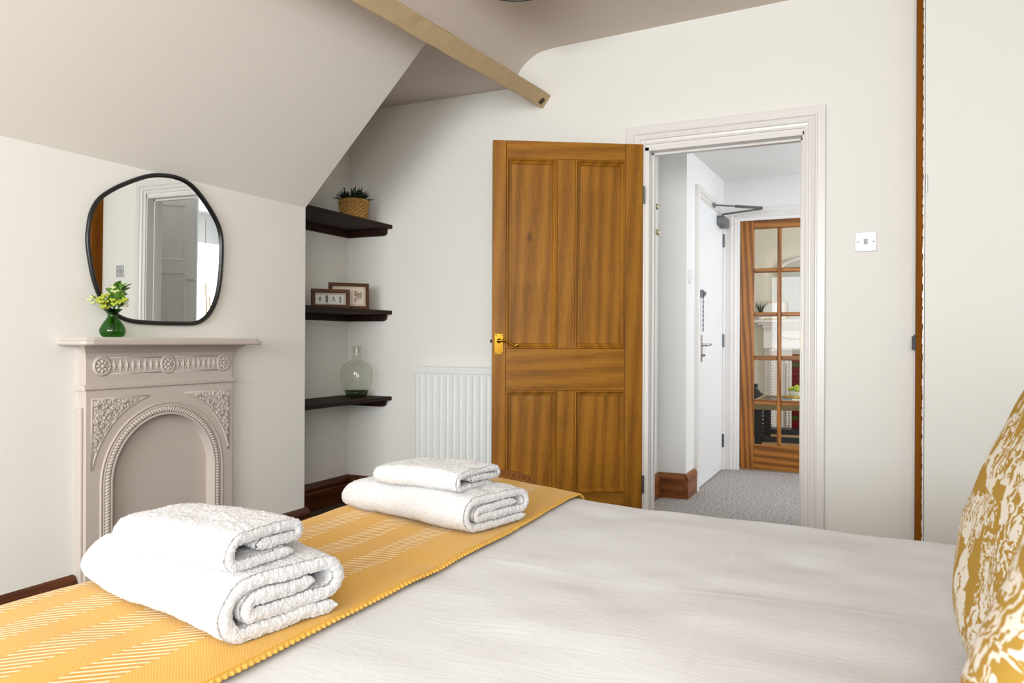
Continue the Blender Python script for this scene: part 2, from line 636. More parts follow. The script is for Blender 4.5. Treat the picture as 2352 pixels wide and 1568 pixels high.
struct(MB().box(-3.2, -1.80, 2.98, 3.95, 2.37, 2.9).build('ceiling_alcove', m_ceil), 'flat shaded ceiling of the alcove')
cv = [p[:2] for p in catmull([(-1.828, 2.36, 0), (-1.808, 2.40, 0), (-1.785, 2.435, 0), (-1.762, 2.47, 0), (-1.73, 2.50, 0), (-1.69, 2.527, 0), (-1.64, 2.545, 0), (-1.55, 2.555, 0)], 4, closed=False)]
cv += [(1.4, 2.64), (1.4, 2.95), (-1.828, 2.95)]
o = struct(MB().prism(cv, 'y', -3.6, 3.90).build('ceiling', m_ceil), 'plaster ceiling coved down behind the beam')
wb = MB()
wb.box(-3.2, -1.065, D, 3.95, 0, 2.95).box(-0.29, 1.4, D, 3.95, 0, 2.95).box(-1.065, -0.29, D, 3.95, 1.967, 2.95)
struct(wb.build('wall_back', m_wall), 'white wall with the open doorway')
wr_ = MB().box(1.02, 1.4, -1.05, 3.95, 0, 2.9).box(1.02, 1.4, -3.6, -2.15, 0, 2.9).box(1.02, 1.4, -2.15, -1.05, 0, 0.85).box(1.02, 1.4, -2.15, -1.05, 2.05, 2.9)
struct(wr_.build('wall_right', m_wall), 'white wall behind the headboard')
wf = MB()
wf.box(-3.2, -1.9, -3.6, -3.42, 0, 2.9).box(0.8, 1.4, -3.6, -3.42, 0, 2.9).box(-1.9, 0.8, -3.6, -3.42, 0, 0.8).box(-1.9, 0.8, -3.6, -3.42, 2.25, 2.9)
struct(wf.build('wall_front', m_wall), 'white window wall behind the camera')


def window_frame(name, along, c0, c1, z0, z1, pos, label):
    w = thing(name, label=label, kind='structure')

    def bar(nm, a0, a1, b0, b1, dp=0.05):
        m = MB()
        if along == 'x':
            m.box(a0, a1, pos, pos + dp, b0, b1)
        else:
            m.box(pos, pos + dp, a0, a1, b0, b1)
        m.build(nm, m_white, w, bevel=0.004)
    t = 0.055
    bar('window_frame', c0, c0 + t, z0, z1)
    bar('window_frame', c1 - t, c1, z0, z1)
    bar('window_frame', c0 + t, c1 - t, z1 - t, z1)
    bar('window_frame', c0 + t, c1 - t, z0, z0 + t)
    mid = (c0 + c1) / 2
    bar('glazing_bar', mid - 0.02, mid + 0.02, z0 + t, z1 - t, 0.04)
    return w


window_frame('window_1', 'x', -1.9, 0.8, 0.8, 2.25, -3.56, 'white framed window behind the camera')
window_frame('fill_window_2', 'y', -2.15, -1.05, 0.85, 2.05, 1.2, 'white framed side window added for fill light, out of view')  # invented frame round the opening of the side fill light

# beam
bm_ = MB()
e1 = Vector((-1.632, D, 2.233))
dirb = Vector((0.042, 1, 0.0266))
aV = Vector((0.048, 0, 0.066))
bV = Vector((-0.085, 0, 0.061))
e0 = e1 - dirb * 7.2
vsb = []
NS = 90
ring = [Vector((0, 0, 0)), aV, aV + bV, bV]
for i in range(NS + 1):
    c = e0.lerp(e1, i / NS)
    for k, q in enumerate(ring):
        j = Vector((random.uniform(-1, 1), 0, random.uniform(-1, 1))) * 0.0016
        vsb.append(c + q + j)
fsb = [(3, 2, 1, 0), tuple(NS * 4 + k for k in range(4))]
for i in range(NS):
    for k in range(4):
        fsb.append((i * 4 + k, i * 4 + (k + 1) % 4, (i + 1) * 4 + (k + 1) % 4, (i + 1) * 4 + k))
bm_.add(vsb, fsb)
beam = struct(bm_.build('ceiling_beam', m_beam, bevel=0.004), 'tan painted timber beam crossing the ceiling to the door wall', 'beam')
nb = MB()
pn = e1 - dirb * 0.06 + aV * 0.42
nrm = Vector((0.81, 0, -0.58))
nb.add([pn + Vector((0, -0.022, 0)) - aV * 0.22 + nrm * 0.001, pn + Vector((0, 0.016, 0)) - aV * 0.25 + nrm * 0.001,
        pn + Vector((0, 0.028, 0)) + aV * 0.16 + nrm * 0.001, pn + Vector((0, -0.006, 0)) + aV * 0.20 + nrm * 0.001,
        pn + Vector((0, -0.006, 0)) - aV * 0.1 - nrm * 0.010], [(0, 1, 2, 3), (0, 1, 4), (1, 2, 4), (2, 3, 4), (3, 0, 4)])
nb.build('mortise_shade', plain('notch_shade', (70, 56, 40), 0.9), beam, recalc=False)  # flat dark face on the beam, paints the shade inside the notch

# skirting boards
SK = [(0, 0), (0.020, 0), (0.020, 0.100), (0.016, 0.106), (0.022, 0.114), (0.022, 0.128), (0.017, 0.140), (0.010, 0.150), (0, 0.155)]


def skirt(name, axis, p, sgn, d0, d1, mat, label):
    """profile grows from the wall face p in direction sgn; runs d0..d1 along axis"""
    m = MB()
    if axis == 'y':
        m.prism([(p + sgn * a, z) for a, z in SK], 'y', d0, d1)
    else:
        m.prism([(p + sgn * a, z) for a, z in SK], 'x', d0, d1)
    return struct(m.build(name, mat), label)


skirt('baseboard_left', 'y', A, 1, -3.4, 1.775, m_skirt, 'dark varnished skirting left of the fireplace')
skirt('baseboard_left.001', 'y', A, 1, 2.47, 2.998, m_skirt, 'dark varnished skirting right of the fireplace')
skirt('baseboard_alcove', 'y', AL, 1, 2.98, D, m_skirt, 'dark varnished skirting on the alcove side wall')
skirt('baseboard_back', 'x', D, -1, AL, -1.16, m_skirt, 'dark varnished skirting under the shelves and radiator')

# doorway lining and architrave
AP = [(0, 0), (0, 0.020), (0.002, 0.022), (0.034, 0.022), (0.036, 0.026), (0.042, 0.026), (0.046, 0.021), (0.060, 0.016), (0.064, 0.020), (0.070, 0.020), (0.073, 0.013), (0.084, 0.011), (0.088, 0.014), (0.094, 0.012), (0.094, 0)]
tr = thing('trim_1', label='white moulded architrave and lining round the bedroom doorway', kind='structure')
MB().frame(-1.158, -0.21, 0, 2.071, AP, D, 3).build('architrave', m_white, tr, smooth=False)
MB().box(-1.065, -1.043, D - 0.004, 3.965, 0, 1.965).build('lining', m_white, tr, bevel=0.002)
MB().box(-0.312, -0.29, D - 0.004, 3.965, 0, 1.965).build('lining', m_white, tr, bevel=0.002)
MB().box(-1.065, -0.29, D - 0.004, 3.965, 1.945, 1.967).build('lining', m_white, tr, bevel=0.002)
MB().box(-1.043, -1.031, D + 0.05, D + 0.085, 0, 1.945).build('door_stop', m_white, tr, bevel=0.002)
MB().box(-0.324, -0.312, D + 0.05, D + 0.085, 0, 1.945).build('door_stop', m_white, tr, bevel=0.002)
MB().box(-1.043, -0.312, D + 0.05, D + 0.085, 1.933, 1.945).build('door_stop', m_white, tr, bevel=0.002)
MB().box(-0.3135, -0.3115, D + 0.012, D + 0.034, 0.94, 1.02).build('strike_plate', m_brass, tr)

# brown post and white cupboard door at right
post = struct(MB().box(0.160, 0.184, 3.752, D + 0.01, 0, 2.62).build('trim_2', m_post, bevel=0.002), 'narrow orange brown timber post right of the light switch')
pl_ = MB()
for i in range(60):
    z = 0.02 + i * 0.043 + random.uniform(-0.01, 0.01)
    w = random.uniform(0.0006, 0.0032)
    pl_.add([(0.1845 - w, 3.7505, z), (0.1855, 3.7505, z - 0.008), (0.1855, 3.7505, z + 0.03), (0.1845 - w * 0.6, 3.7505, z + 0.026)], [(0, 1, 2, 3)])
pl_.build('paint_edge', m_white, post, recalc=False)
MB().box(0.1855, 0.190, 3.748, 3.80, 0, 2.6).build('paint_bead', m_white, post)
lt = MB().box(0.145, 0.1605, 3.770, 3.806, 0.945, 1.003)
lt.box(0.152, 0.1605, 3.765, 3.81, 1.000, 1.010)
lt.build('latch', m_blackm, post, bevel=0.001)
cd = struct(MB().box(0.192, 1.02, 3.752, 3.79, 0.0, 2.62).build('door_5', m_wall, bevel=0.002), 'tall white flush cupboard door right of the brown post', 'door')
hg = MB().cyl((0.196, 3.745, 1.62), (0.196, 3.745, 1.70), 0.005, n=10)
hg.build('hinge', m_chrome, cd)

# ------------------------------------------------------------------ hall beyond the doorway
HLX, HPX, HY1, HY2 = -1.235, -1.062, 4.785, 6.06
hw = MB().box(-1.6, HLX, 3.95, HY1, 0, 2.4).box(-1.6, HPX, HY1, HY2, 0, 2.4)
struct(hw.build('wall_hall_left', m_hallwall), 'white stepped wall at the left of the hall')
GX0, GX1 = -0.935, -0.17
hb = MB().box(-1.6, GX0 - 0.015, HY2, 6.16, 0, 2.6).box(GX1 + 0.015, 1.5, HY2, 6.16, 0, 2.6).box(GX0 - 0.015, GX1 + 0.015, HY2, 6.16, 1.925, 2.6)
struct(hb.build('wall_hall_end', m_hallwall), 'white end wall of the hall with the glazed door')
hr = MB().box(1.3, 1.45, 3.95, 5.1, 0, 2.4).box(1.3, 1.45, 6.0, 6.1, 0, 2.4).box(1.3, 1.45, 5.1, 6.0, 0, 0.8).box(1.3, 1.45, 5.1, 6.0, 1.72, 2.4)
struct(hr.build('wall_hall_right', m_hallwall), 'white wall at the right end of the hall with a window')
struct(MB().prism([(3.95, 2.155), (6.06, 2.215), (6.06, 2.45), (3.95, 2.45)], 'x', -1.6, 1.45).build('ceiling_hall', m_hallwall), 'white ceiling of the hall')
window_frame('window_3', 'y', 5.1, 6.0, 0.8, 1.72, 1.33, 'bright white framed window in the hall, seen in the mirror')
skirt('baseboard_hall', 'y', HLX, 1, 3.965, HY1 - 0.02, m_hallskirt, 'brown skirting nearest the doorway in the hall')
m = MB().prism([(HY1 - a, z) for a, z in SK], 'x', HLX, HPX)
struct(m.build('baseboard_hall.001', wood('hall_skirting_x', (150, 92, 50), (96, 52, 24), 'x', knots=True, rough=0.35)), 'short brown skirting with knots across the hall pillar')
skirt('baseboard_hall.002', 'y', HPX, 1, HY1 - 0.022, 5.03, m_hallskirt, 'brown skirting between hall pillar and white door')

# white fire door on the hall's left wall (faces +x)
dr = thing('door_3', (HPX, 5.12, 0), label='white flush hall door with steel lever, chain and overhead closer', cat='door', kind='structure')
MB().box(0.000, 0.012, 0, 0.86, 0.012, 1.915).build('leaf', m_flush, dr, bevel=0.002)
fr = MB().frame(0, 1.06, 0, 2.0, [(0, 0), (0, 0.020), (0.03, 0.022), (0.04, 0.026), (0.048, 0.019), (0.060, 0.017), (0.066, 0.021), (0.076, 0.012), (0.086, 0.012), (0.086, 0)], 0, 3)
# frame() works in xz with proud -y: turn it so it runs along y and is proud to +x
fr.v = [(-y, x - 0.092, z) for x, y, z in fr.v]
fr.build('architrave', m_white, dr)
for z in (0.225, 0.985, 1.745):
    h = MB().cyl((0.018, 0.868, z - 0.05), (0.018, 0.868, z + 0.05), 0.007, n=10).box(0.012, 0.015, 0.835, 0.87, z - 0.05, z + 0.05)
    h.build('hinge', m_steel, dr)
MB().box(0.012, 0.018, 0.035, 0.075, 0.84, 1.02).build('lever_plate', m_chrome, dr, bevel=0.001)
lv = MB().cyl((0.018, 0.055, 0.955), (0.055, 0.055, 0.955), 0.010, n=12).tube([(0.052, 0.055, 0.955), (0.056, 0.09, 0.957), (0.056, 0.17, 0.957)], 0.0085, 10)
lv.build('lever', m_chrome, dr, smooth=True)
th = MB().cyl((0.018, 0.055, 0.885), (0.034, 0.055, 0.885), 0.008, n=10).box(0.030, 0.036, 0.04, 0.085, 0.879, 0.891)
th.build('thumb_turn', m_steel, dr)
ch = thing('door_chain', label=None)
ch.parent = dr
cb = MB().box(0.012, 0.030, 0.025, 0.075, 1.27, 1.32).cyl((0.03, 0.05, 1.295), (0.045, 0.05, 1.295), 0.012, n=10)
cb.build('chain_plate', m_steel, ch, bevel=0.002)
lnk = MB().tube([(0.004 * math.cos(t), 0, 0.010 * math.sin(t)) for t in np.linspace(0, 2 * PI, 10, endpoint=False)], 0.0022, 6, closed=True).mesh('chain_link', m_steel, True)
for i in range(15):
    lo = link('chain_link', lnk, ch)
    lo.location = (0.028, 0.045, 1.272 - i * 0.0155)
    lo.rotation_euler = (0, 0, PI / 2 * (i % 2) + 0.3)
cl = thing('door_closer')
cl.parent = dr
MB().prism([(0.60, 1.835), (0.60, 1.885), (0.615, 1.90), (0.835, 1.90), (0.84, 1.885), (0.84, 1.845), (0.825, 1.83), (0.615, 1.83)], 'x', 0.012, 0.062).build('closer_body', m_closer, cl, bevel=0.004)
MB().cyl((0.037, 0.70, 1.815), (0.037, 0.70, 1.83), 0.016, n=14).build('closer_cap', m_closer, cl)
MB().cyl((0.037, 0.70, 1.90), (0.037, 0.70, 1.925), 0.010, n=12).build('closer_spindle', m_steel, cl)
MB().tube([(0.037, 0.70, 1.92), (0.33, 0.60, 1.925)], 0.007, 8).build('closer_arm', m_closer, cl)
MB().tube([(0.33, 0.60, 1.932), (0.025, 0.42, 1.945)], 0.0055, 8).tube([(0.33, 0.60, 1.932), (0.16, 0.50, 1.939)], 0.010, 8).build('closer_rod', m_closer, cl)
MB().box(0.020, 0.032, 0.39, 0.45, 1.93, 1.96).build('closer_bracket', m_steel, cl)

hl = thing('hall_fill_lamp', (0.15, 4.55, 2.17), label='flush round lamp added to the hall ceiling as fill light, out of direct view', cat='ceiling light')  # unseen lamp added to brighten the panelled door in the mirror
MB().lathe([(0.13, 0.0), (0.13, -0.02), (0.0, -0.021)], n=32).build('base', m_white, hl)
g = N('fill_lamp_diffuser')
em = g.n('ShaderNodeEmission', Strength=42.0)
g.l(em.outputs[0], g.out.inputs[0])
MB().lathe([(0.12, -0.021), (0.115, -0.04), (0.08, -0.055), (0.0, -0.06)], n=32).build('diffuser', g.m, hl, smooth=True)
# small plate and coat knobs on the hall wall
sw = thing('hall_switch', (HPX, 4.86, 1.39), label='small white switch plate on the hall pillar beside the white door', cat='light switch')
MB().box(0, 0.010, -0.03, 0.03, -0.043, 0.043).build('plate', m_plastic, sw, bevel=0.002)
MB().box(0.010, 0.015, -0.009, 0.009, -0.014, 0.014).build('rocker', m_plastic, sw, bevel=0.001)
for z, yy, lab in ((1.78, 4.52, 'upper brass coat knob on the hall wall left of the pillar'), (1.63, 4.54, 'lower brass coat knob on the hall wall left of the pillar')):
    k = thing('coat_knob', (HLX, yy, z), label=lab, cat='knob', group='coat knobs in the hall')
    MB().lathe([(0.016, 0), (0.016, 0.004), (0.007, 0.008), (0.006, 0.036), (0.010, 0.040)], axis='x', n=16).build('shank', m_steel, k, smooth=True)
    MB().ball((0.052, 0, 0), (0.016, 0.019, 0.019), 14, 10).build('ball', plain('pale_brass', (196, 184, 150), 0.25, 0.9), k, smooth=True)

# glazed pine door at the end of the hall
gd = thing('door_2', (GX0, 6.075, 0.012), label='varnished pine glazed door with small panes at the end of the hall', cat='door', kind='structure')
GW, GH = GX1 - GX0, 1.897
TH = 0.036
zs = [(0.186, 0.491), (0.526, 0.826), (0.861, 1.157), (1.189, 1.489), (1.523, 1.822)]
pw_ = (GW - 0.2 - 2 * 0.031) / 3
cols = [(0.100 + i * (pw_ + 0.031), 0.100 + i * (pw_ + 0.031) + pw_) for i in range(3)]
MB().box(0, 0.100, 0, TH, 0, GH).build('stile', m_pine2_v, gd, bevel=0.003)
MB().box(GW - 0.100, GW, 0, TH, 0, GH).build('stile', m_pine2_v, gd, bevel=0.003)
MB().box(0.100, GW - 0.100, 0, TH, 0, zs[0][0]).build('bottom_rail', m_pine2_x, gd, bevel=0.003)
MB().box(0.100, GW - 0.100, 0, TH, zs[4][1], GH).build('top_rail', m_pine2_x, gd, bevel=0.003)
for i in range(2):
    MB().box(cols[i][1], cols[i + 1][0], 0.004, TH - 0.004, zs[0][0], zs[4][1]).build('glazing_bar', m_pine2_v, gd, bevel=0.006)
for i in range(4):
    for a, b in cols:
        MB().box(a, b, 0.004, TH - 0.004, zs[i][1], zs[i + 1][0]).build('glazing_bar', m_pine2_x, gd, bevel=0.006)
for z0, z1 in zs:
    for a, b in cols:
        MB().box(a - 0.003, b + 0.003, 0.016, 0.020, z0 - 0.003, z1 + 0.003).build('pane', m_pane, gd)
gtr = thing('trim_3', label='white architrave round the glazed hall door', kind='structure')
MB().frame(GX0 - 0.105, GX1 + 0.105, 0, 1.99, [(a, p * 0.8) for a, p in AP], HY2, 3).build('architrave', m_white, gtr)
MB().box(GX0 - 0.015, GX0 - 0.002, HY2 - 0.006, 6.16, 0, 1.92).box(GX1 + 0.002, GX1 + 0.015, HY2 - 0.006, 6.16, 0, 1.92).box(GX0 - 0.002, GX1 + 0.002, HY2 - 0.006, 6.16, 1.912, 1.925).build('lining', m_white, gtr)

# white panelled door standing open in the hall (visible in the mirror)
p0, p1 = Vector((-0.056, 4.513, 0)), Vector((0.50, 4.10, 0))
dv = (p1 - p0)
pd = thing('door_4', p0, math.atan2(dv.y, dv.x), label='white panelled door standing ajar in the hall, seen in the mirror', cat='door', kind='structure')
W4 = dv.length
MB().box(0, W4, 0.010, 0.042, 0.01, 2.10).build('leaf_core', m_white, pd)
PM = [(0, 0.0), (0.004, 0.004), (0.012, -0.002), (0.020, -0.008), (0.024, -0.010)]
x4 = [0.085, 0.085 + (W4 - 0.27) / 2, 0.185 + (W4 - 0.27) / 2, W4 - 0.085]
zz4 = [(0.20, 0.72), (0.84, 1.475), (1.57, 2.02)]
MB().box(0, x4[0], 0, 0.01, 0.01, 2.10).build('stile', m_white, pd)
MB().box(x4[3], W4, 0, 0.01, 0.01, 2.10).build('stile', m_white, pd)
MB().box(x4[1], x4[2], 0, 0.01, 0.01, 2.10).build('muntin', m_white, pd)
zr = [0.01] + [z for ab in zz4 for z in ab] + [2.10]
for i in range(0, len(zr), 2):
    for a, b in ((x4[0], x4[1]), (x4[2], x4[3])):
        MB().box(a, b, 0, 0.01, zr[i], zr[i + 1]).build('rail', m_white, pd)
for z0, z1 in zz4:
    for a, b in ((x4[0], x4[1]), (x4[2], x4[3])):
        MB().frame(a, b, z0, z1, PM, 0).build('panel_moulding', m_white, pd)
hv = MB().cyl((0.06, 0, 1.42), (0.06, -0.04, 1.42), 0.009, n=10).tube([(0.06, -0.038, 1.42), (0.0, -0.04, 1.42)], 0.008, 8)
hv.build('lever', m_chrome, pd)

# rope hanger by the hall window (in the mirror)
rp = thing('rope_hanger', (1.22, 5.77, 1.72), label='knotted jute plant hanger by the hall window, seen in the mirror', cat='plant hanger')
MB().tube([(0, 0, 0.05), (0, 0, -0.12)], 0.007, 8).ball((0, 0, 0.0), 0.02, 8, 6).ball((0, 0, -0.13), (0.017, 0.017, 0.03), 8, 6).build('knot', m_cord, rp)
for a in range(4):
    c, s = math.cos(a * PI / 2 + 0.4), math.sin(a * PI / 2 + 0.4)
    MB().tube([(0, 0, -0.12), (0.05 * c, 0.05 * s, -0.4), (0.09 * c, 0.09 * s, -0.75)], 0.0075, 6).build('cord', m_cord, rp)
MB().lathe([(0.05, -0.80), (0.085, -0.79), (0.10, -0.68), (0.095, -0.66), (0.07, -0.665), (0, -0.67)], n=20).build('pot', m_paper, rp, smooth=True)
MB().tube([(0, 0, 0.05), (0.0, 0.0, 0.435)], 0.003, 6).build('hanging_line', m_cord, rp)

# ------------------------------------------------------------------ far room seen through the panes
LW = 9.15
struct(MB().box(-2.6, 1.4, LW, 9.4, 0, 2.6).build('wall_far_back', plain('far_cream', (238, 230, 214), 0.85)), 'cream chimney wall of the far room')
struct(MB().box(-2.8, -2.6, 6.16, 9.4, 0, 2.6).build('wall_far_left', m_wall), 'cream side wall of the far room')
fw = MB().box(1.2, 1.4, 6.16, 6.8, 0, 2.6).box(1.2, 1.4, 8.4, 9.4, 0, 2.6).box(1.2, 1.4, 6.8, 8.4, 0, 0.7).box(1.2, 1.4, 6.8, 8.4, 2.3, 2.6)
struct(fw.build('wall_far_right', m_wall), 'white window wall of the far room')
struct(MB().box(-2.8, 1.4, 6.10, 9.4, 2.5, 2.7).build('ceiling_far', m_wall), 'white ceiling of the far room')
fs_ = thing('fire_surround', (-0.42, LW, 0), label='white carved fireplace surround with dark red tiles, seen through glazed door', cat='fireplace')
m_sur = plain('white_carved', (240, 232, 226), 0.5)
MB().box(-0.82, 0.82, -0.17, 0, 1.195, 1.225).box(-0.78, 0.78, -0.14, 0, 1.17, 1.195).build('mantel_shelf', m_sur, fs_, bevel=0.004)
MB().box(-0.72, 0.72, -0.09, 0, 0.915, 1.17).build('frieze', m_sur, fs_, bevel=0.003)
MB().box(-0.72, 0.72, -0.105, -0.09, 0.905, 0.93).box(-0.73, 0.73, -0.11, -0.09, 1.14, 1.17).build('band_moulding', m_sur, fs_, bevel=0.003)
for s in (-1, 1):
    MB().box(s * 0.56 - 0.14, s * 0.56 + 0.14, -0.075, 0, 0, 0.915).build('jamb', m_sur, fs_, bevel=0.003)
    MB().box(s * 0.63 - 0.03, s * 0.63 + 0.03, -0.10, -0.075, 0.02, 0.9).build('pilaster', m_sur, fs_, bevel=0.003)
    bt = MB()
    for i in range(28):
        bt.ball((s * 0.63, -0.104, 0.06 + i * 0.03), (0.018, 0.010, 0.013), 8, 6)
    bt.build('bead_run', m_sur, fs_, smooth=True)
    rb = MB()
    for i in range(26):
        rb.ball((s * 0.465, -0.085, 0.06 + i * 0.027), (0.016, 0.012, 0.016), 6, 5)
    rb.box(s * 0.465 - 0.028, s * 0.465 - 0.022, -0.086, -0.075, 0.03, 0.79).box(s * 0.465 + 0.022, s * 0.465 + 0.028, -0.086, -0.075, 0.03, 0.79)
    rb.build('leaf_run', m_sur, fs_, smooth=True)
dn = MB()
for i in range(48):
    dn.ball((-0.705 + i * 0.03, -0.098, 1.118), (0.010, 0.010, 0.013), 6, 5)
dn.build('dentil_run', m_sur, fs_, smooth=True)
for cx in (-0.40, 0.0, 0.40):
    sg = MB().tube([(cx - 0.19 + 0.38 * t, -0.095, 1.075 - 0.22 * (t * (1 - t))) for t in np.linspace(0, 1, 14)], [0.006 + 0.010 * math.sin(PI * t) for t in np.linspace(0, 1, 14)], 6)
    for s in (-1, 1):
        sg.tube([(cx + s * 0.19 + 0.03 * math.cos(t), -0.096, 1.085 + 0.018 * math.sin(t)) for t in np.linspace(0, 2 * PI, 10, endpoint=False)], 0.004, 5, closed=True)
        sg.tube([(cx + s * 0.19, -0.096, 1.08), (cx + s * 0.195, -0.096, 1.03), (cx + s * 0.185, -0.096, 0.985)], 0.006, 5)
    sg.build('garland', m_sur, fs_, smooth=True)
MB().box(-0.42, 0.42, -0.03, 0.0, 0.0, 0.80).build('tile_bed', plain('grout', (70, 44, 40), 0.8), fs_)
m_tr = plain('oxblood_tile', (112, 24, 32), 0.12)
m_tg = plain('green_tile', (70, 84, 34), 0.12)
tw, th_ = 0.066, 0.046
for r in range(17):
    off = (r % 2) * 0.033
    for c in range(4):
        x0 = -0.415 + c * 0.0700 - off
        a, b = max(x0, -0.415), min(x0 + tw, -0.17)
        if b - a < 0.02:
            continue
        g_ = (c + r // 2) % 3 == 1 and r % 2 == 0
        MB().box(a, b, -0.042, -0.03, 0.012 + r * 0.049, 0.012 + r * 0.049 + th_).build('tile', m_tg if g_ else m_tr, fs_)
MB().box(-0.17, 0.17, -0.05, -0.03, 0.0, 0.62).build('grate', m_black, fs_)
MB().box(-0.75, 0.75, -0.42, -0.17, 0.0, 0.035).build('hearth', m_black, fs_, bevel=0.003)

om = thing('overmantel_mirror', (-0.42, LW - 0.02, 1.25), label='arched white overmantel mirror above the far fireplace', cat='mirror')
ap = [(-0.55, 0.0)] + [(-0.55 + 0.0, 0.55)] + [(-0.55 * math.cos(t), 0.55 + 0.14 * math.sin(t)) for t in np.linspace(0.15, PI - 0.15, 14)] + [(0.55, 0.55), (0.55, 0.0)]
MB().prism(ap, 'y', -0.012, -0.008).build('glass', m_mirror, om)
MB().tube([(x, -0.014, z) for x, z in ap], 0.02, 8).build('frame', m_sur, om, smooth=True)
pf = thing('mantel_print', (-1.02, LW - 0.10, 1.227), 0.0, label='thin framed print standing on the far mantel', cat='picture')
MB().frame(-0.13, 0.13, 0, 0.20, [(0, 0), (0, 0.012), (0.012, 0.012), (0.012, 0.002)], 0).build('frame', plain('pale_wood', (214, 180, 140), 0.6), pf)
MB().box(-0.12, 0.12, -0.003, 0.004, 0.008, 0.192).build('print', m_paper, pf)
mp = thing('spiky_plant', (-1.17, LW - 0.11, 1.227), label='small spiky plant on the left end of the far mantel', cat='plant')
MB().lathe([(0.035, 0), (0.045, 0.06), (0.040, 0.062), (0.0, 0.055)], n=16).build('pot', m_paper, mp, smooth=True)
for i in range(14):
    a = i * 2.4
    l_ = 0.11 + 0.04 * random.random()
    MB().tube([(0, 0, 0.05), (0.03 * math.cos(a), 0.03 * math.sin(a), 0.05 + l_ * 0.6), (0.075 * math.cos(a), 0.06 * math.sin(a), 0.05 + l_)], [0.004, 0.004, 0.0008], 5).build('leaf', m_darkleaf, mp)

ct = thing('coffee_table', (-0.45, 7.55, 0), label='coffee table with wicker apron and black legs in the far room', cat='table')
for sx in (-1, 1):
    for sy in (-1, 1):
        MB().box(sx * 0.50 - 0.03, sx * 0.50 + 0.03, sy * 0.32 - 0.03, sy * 0.32 + 0.03, 0, 0.37).build('leg', m_black, ct, bevel=0.003)
MB().box(-0.47, 0.47, -0.335, -0.305, 0.08, 0.13).build('stretcher', m_black, ct)
MB().box(-0.47, 0.47, 0.305, 0.335, 0.08, 0.13).build('stretcher', m_black, ct)
m_apron = wicker_mat('grey_wicker', (84, 70, 48), (190, 172, 128), 120)
for a in ((-0.55, 0.55, -0.37, -0.34), (-0.55, 0.55, 0.34, 0.37), (-0.55, -0.52, -0.34, 0.34), (0.52, 0.55, -0.34, 0.34)):
    MB().box(*a, 0.37, 0.452).build('apron', m_apron, ct, bevel=0.004)
MB().box(-0.52, 0.52, -0.34, 0.34, 0.435, 0.447).build('glass_top', m_pane, ct)
TZ = 0.4525
mg = thing('magazine', (-0.62, 7.36, 0.4475), 0.15, label='open white magazine on the coffee table', cat='magazine')
MB().box(-0.17, 0.13, -0.10, 0.10, 0, 0.012).build('pages', m_paper, mg)
MB().box(-0.175, -0.06, -0.10, 0.10, 0.012, 0.015).build('cover', plain('blue_grey_cover', (120, 130, 150), 0.4), mg)
ty = thing('gold_tray', (-0.60, 7.68, 0.4475), label='gold tray on the coffee table under the small plant', cat='tray')
MB().lathe([(0.0, 0.004), (0.17, 0.004), (0.185, 0.022), (0.19, 0.022), (0.178, 0.0), (0.0, 0.0)], n=36).build('dish', m_brass, ty, smooth=True)
pp = thing('posy_bowl', (-0.67, 7.66, 0.4525), label='cut glass bowl of lime green flowers on the gold tray', cat='plant')
MB().lathe([(0.03, 0), (0.055, 0.02), (0.06, 0.055), (0.05, 0.075), (0.0, 0.07)], n=20).build('bowl', plain('cut_glass', (214, 220, 206), 0.2), pp, smooth=True)
for i in range(26):
    a, rr = i * 2.4, 0.06 * math.sqrt((i + 0.5) / 26)
    MB().ball((rr * math.cos(a), rr * math.sin(a), 0.105 - rr * 0.4 + random.uniform(-0.01, 0.01)), 0.017, 7, 5).build('blossom', m_lime, pp, smooth=True)
wf2 = thing('wood_photo_frame', (-0.53, 7.72, 0.4525), -0.35, label='small tan photo frame leaning behind the posy on the coffee table', cat='picture')
MB().box(-0.06, 0.06, -0.008, 0.008, 0, 0.15).build('frame', plain('tan_wood', (176, 128, 80), 0.5), wf2, bevel=0.002)
MB().box(-0.045, 0.045, -0.010, -0.008, 0.015, 0.135).build('print', m_paper2, wf2)
bv = thing('ribbed_black_vase', (-1.13, 8.35, 0), label='tall ribbed black floor vase left of the far fireplace', cat='vase')
pr = [(0.10, 0.0)]
for i in range(40):
    z = 0.01 + i * 0.0095
    pr.append((0.12 + 0.03 * math.sin(min(1, i / 30) * PI) + 0.005 * math.sin(i * PI / 2), z))
pr += [(0.12, 0.40), (0.085, 0.43), (0.05, 0.46), (0.028, 0.49), (0.024, 0.53), (0.030, 0.54), (0.0, 0.535)]
MB().lathe(pr, n=36).build('body', plain('black_ceramic', (22, 22, 25), 0.25), bv, smooth=True)

# ------------------------------------------------------------------ pine door (open)
ang = math.atan2(-0.392, -0.652)
pdr = thing('door_1', (-1.070, 3.820, 0), ang, label='stripped pine four panel door standing open against the wall', cat='door', kind='structure')
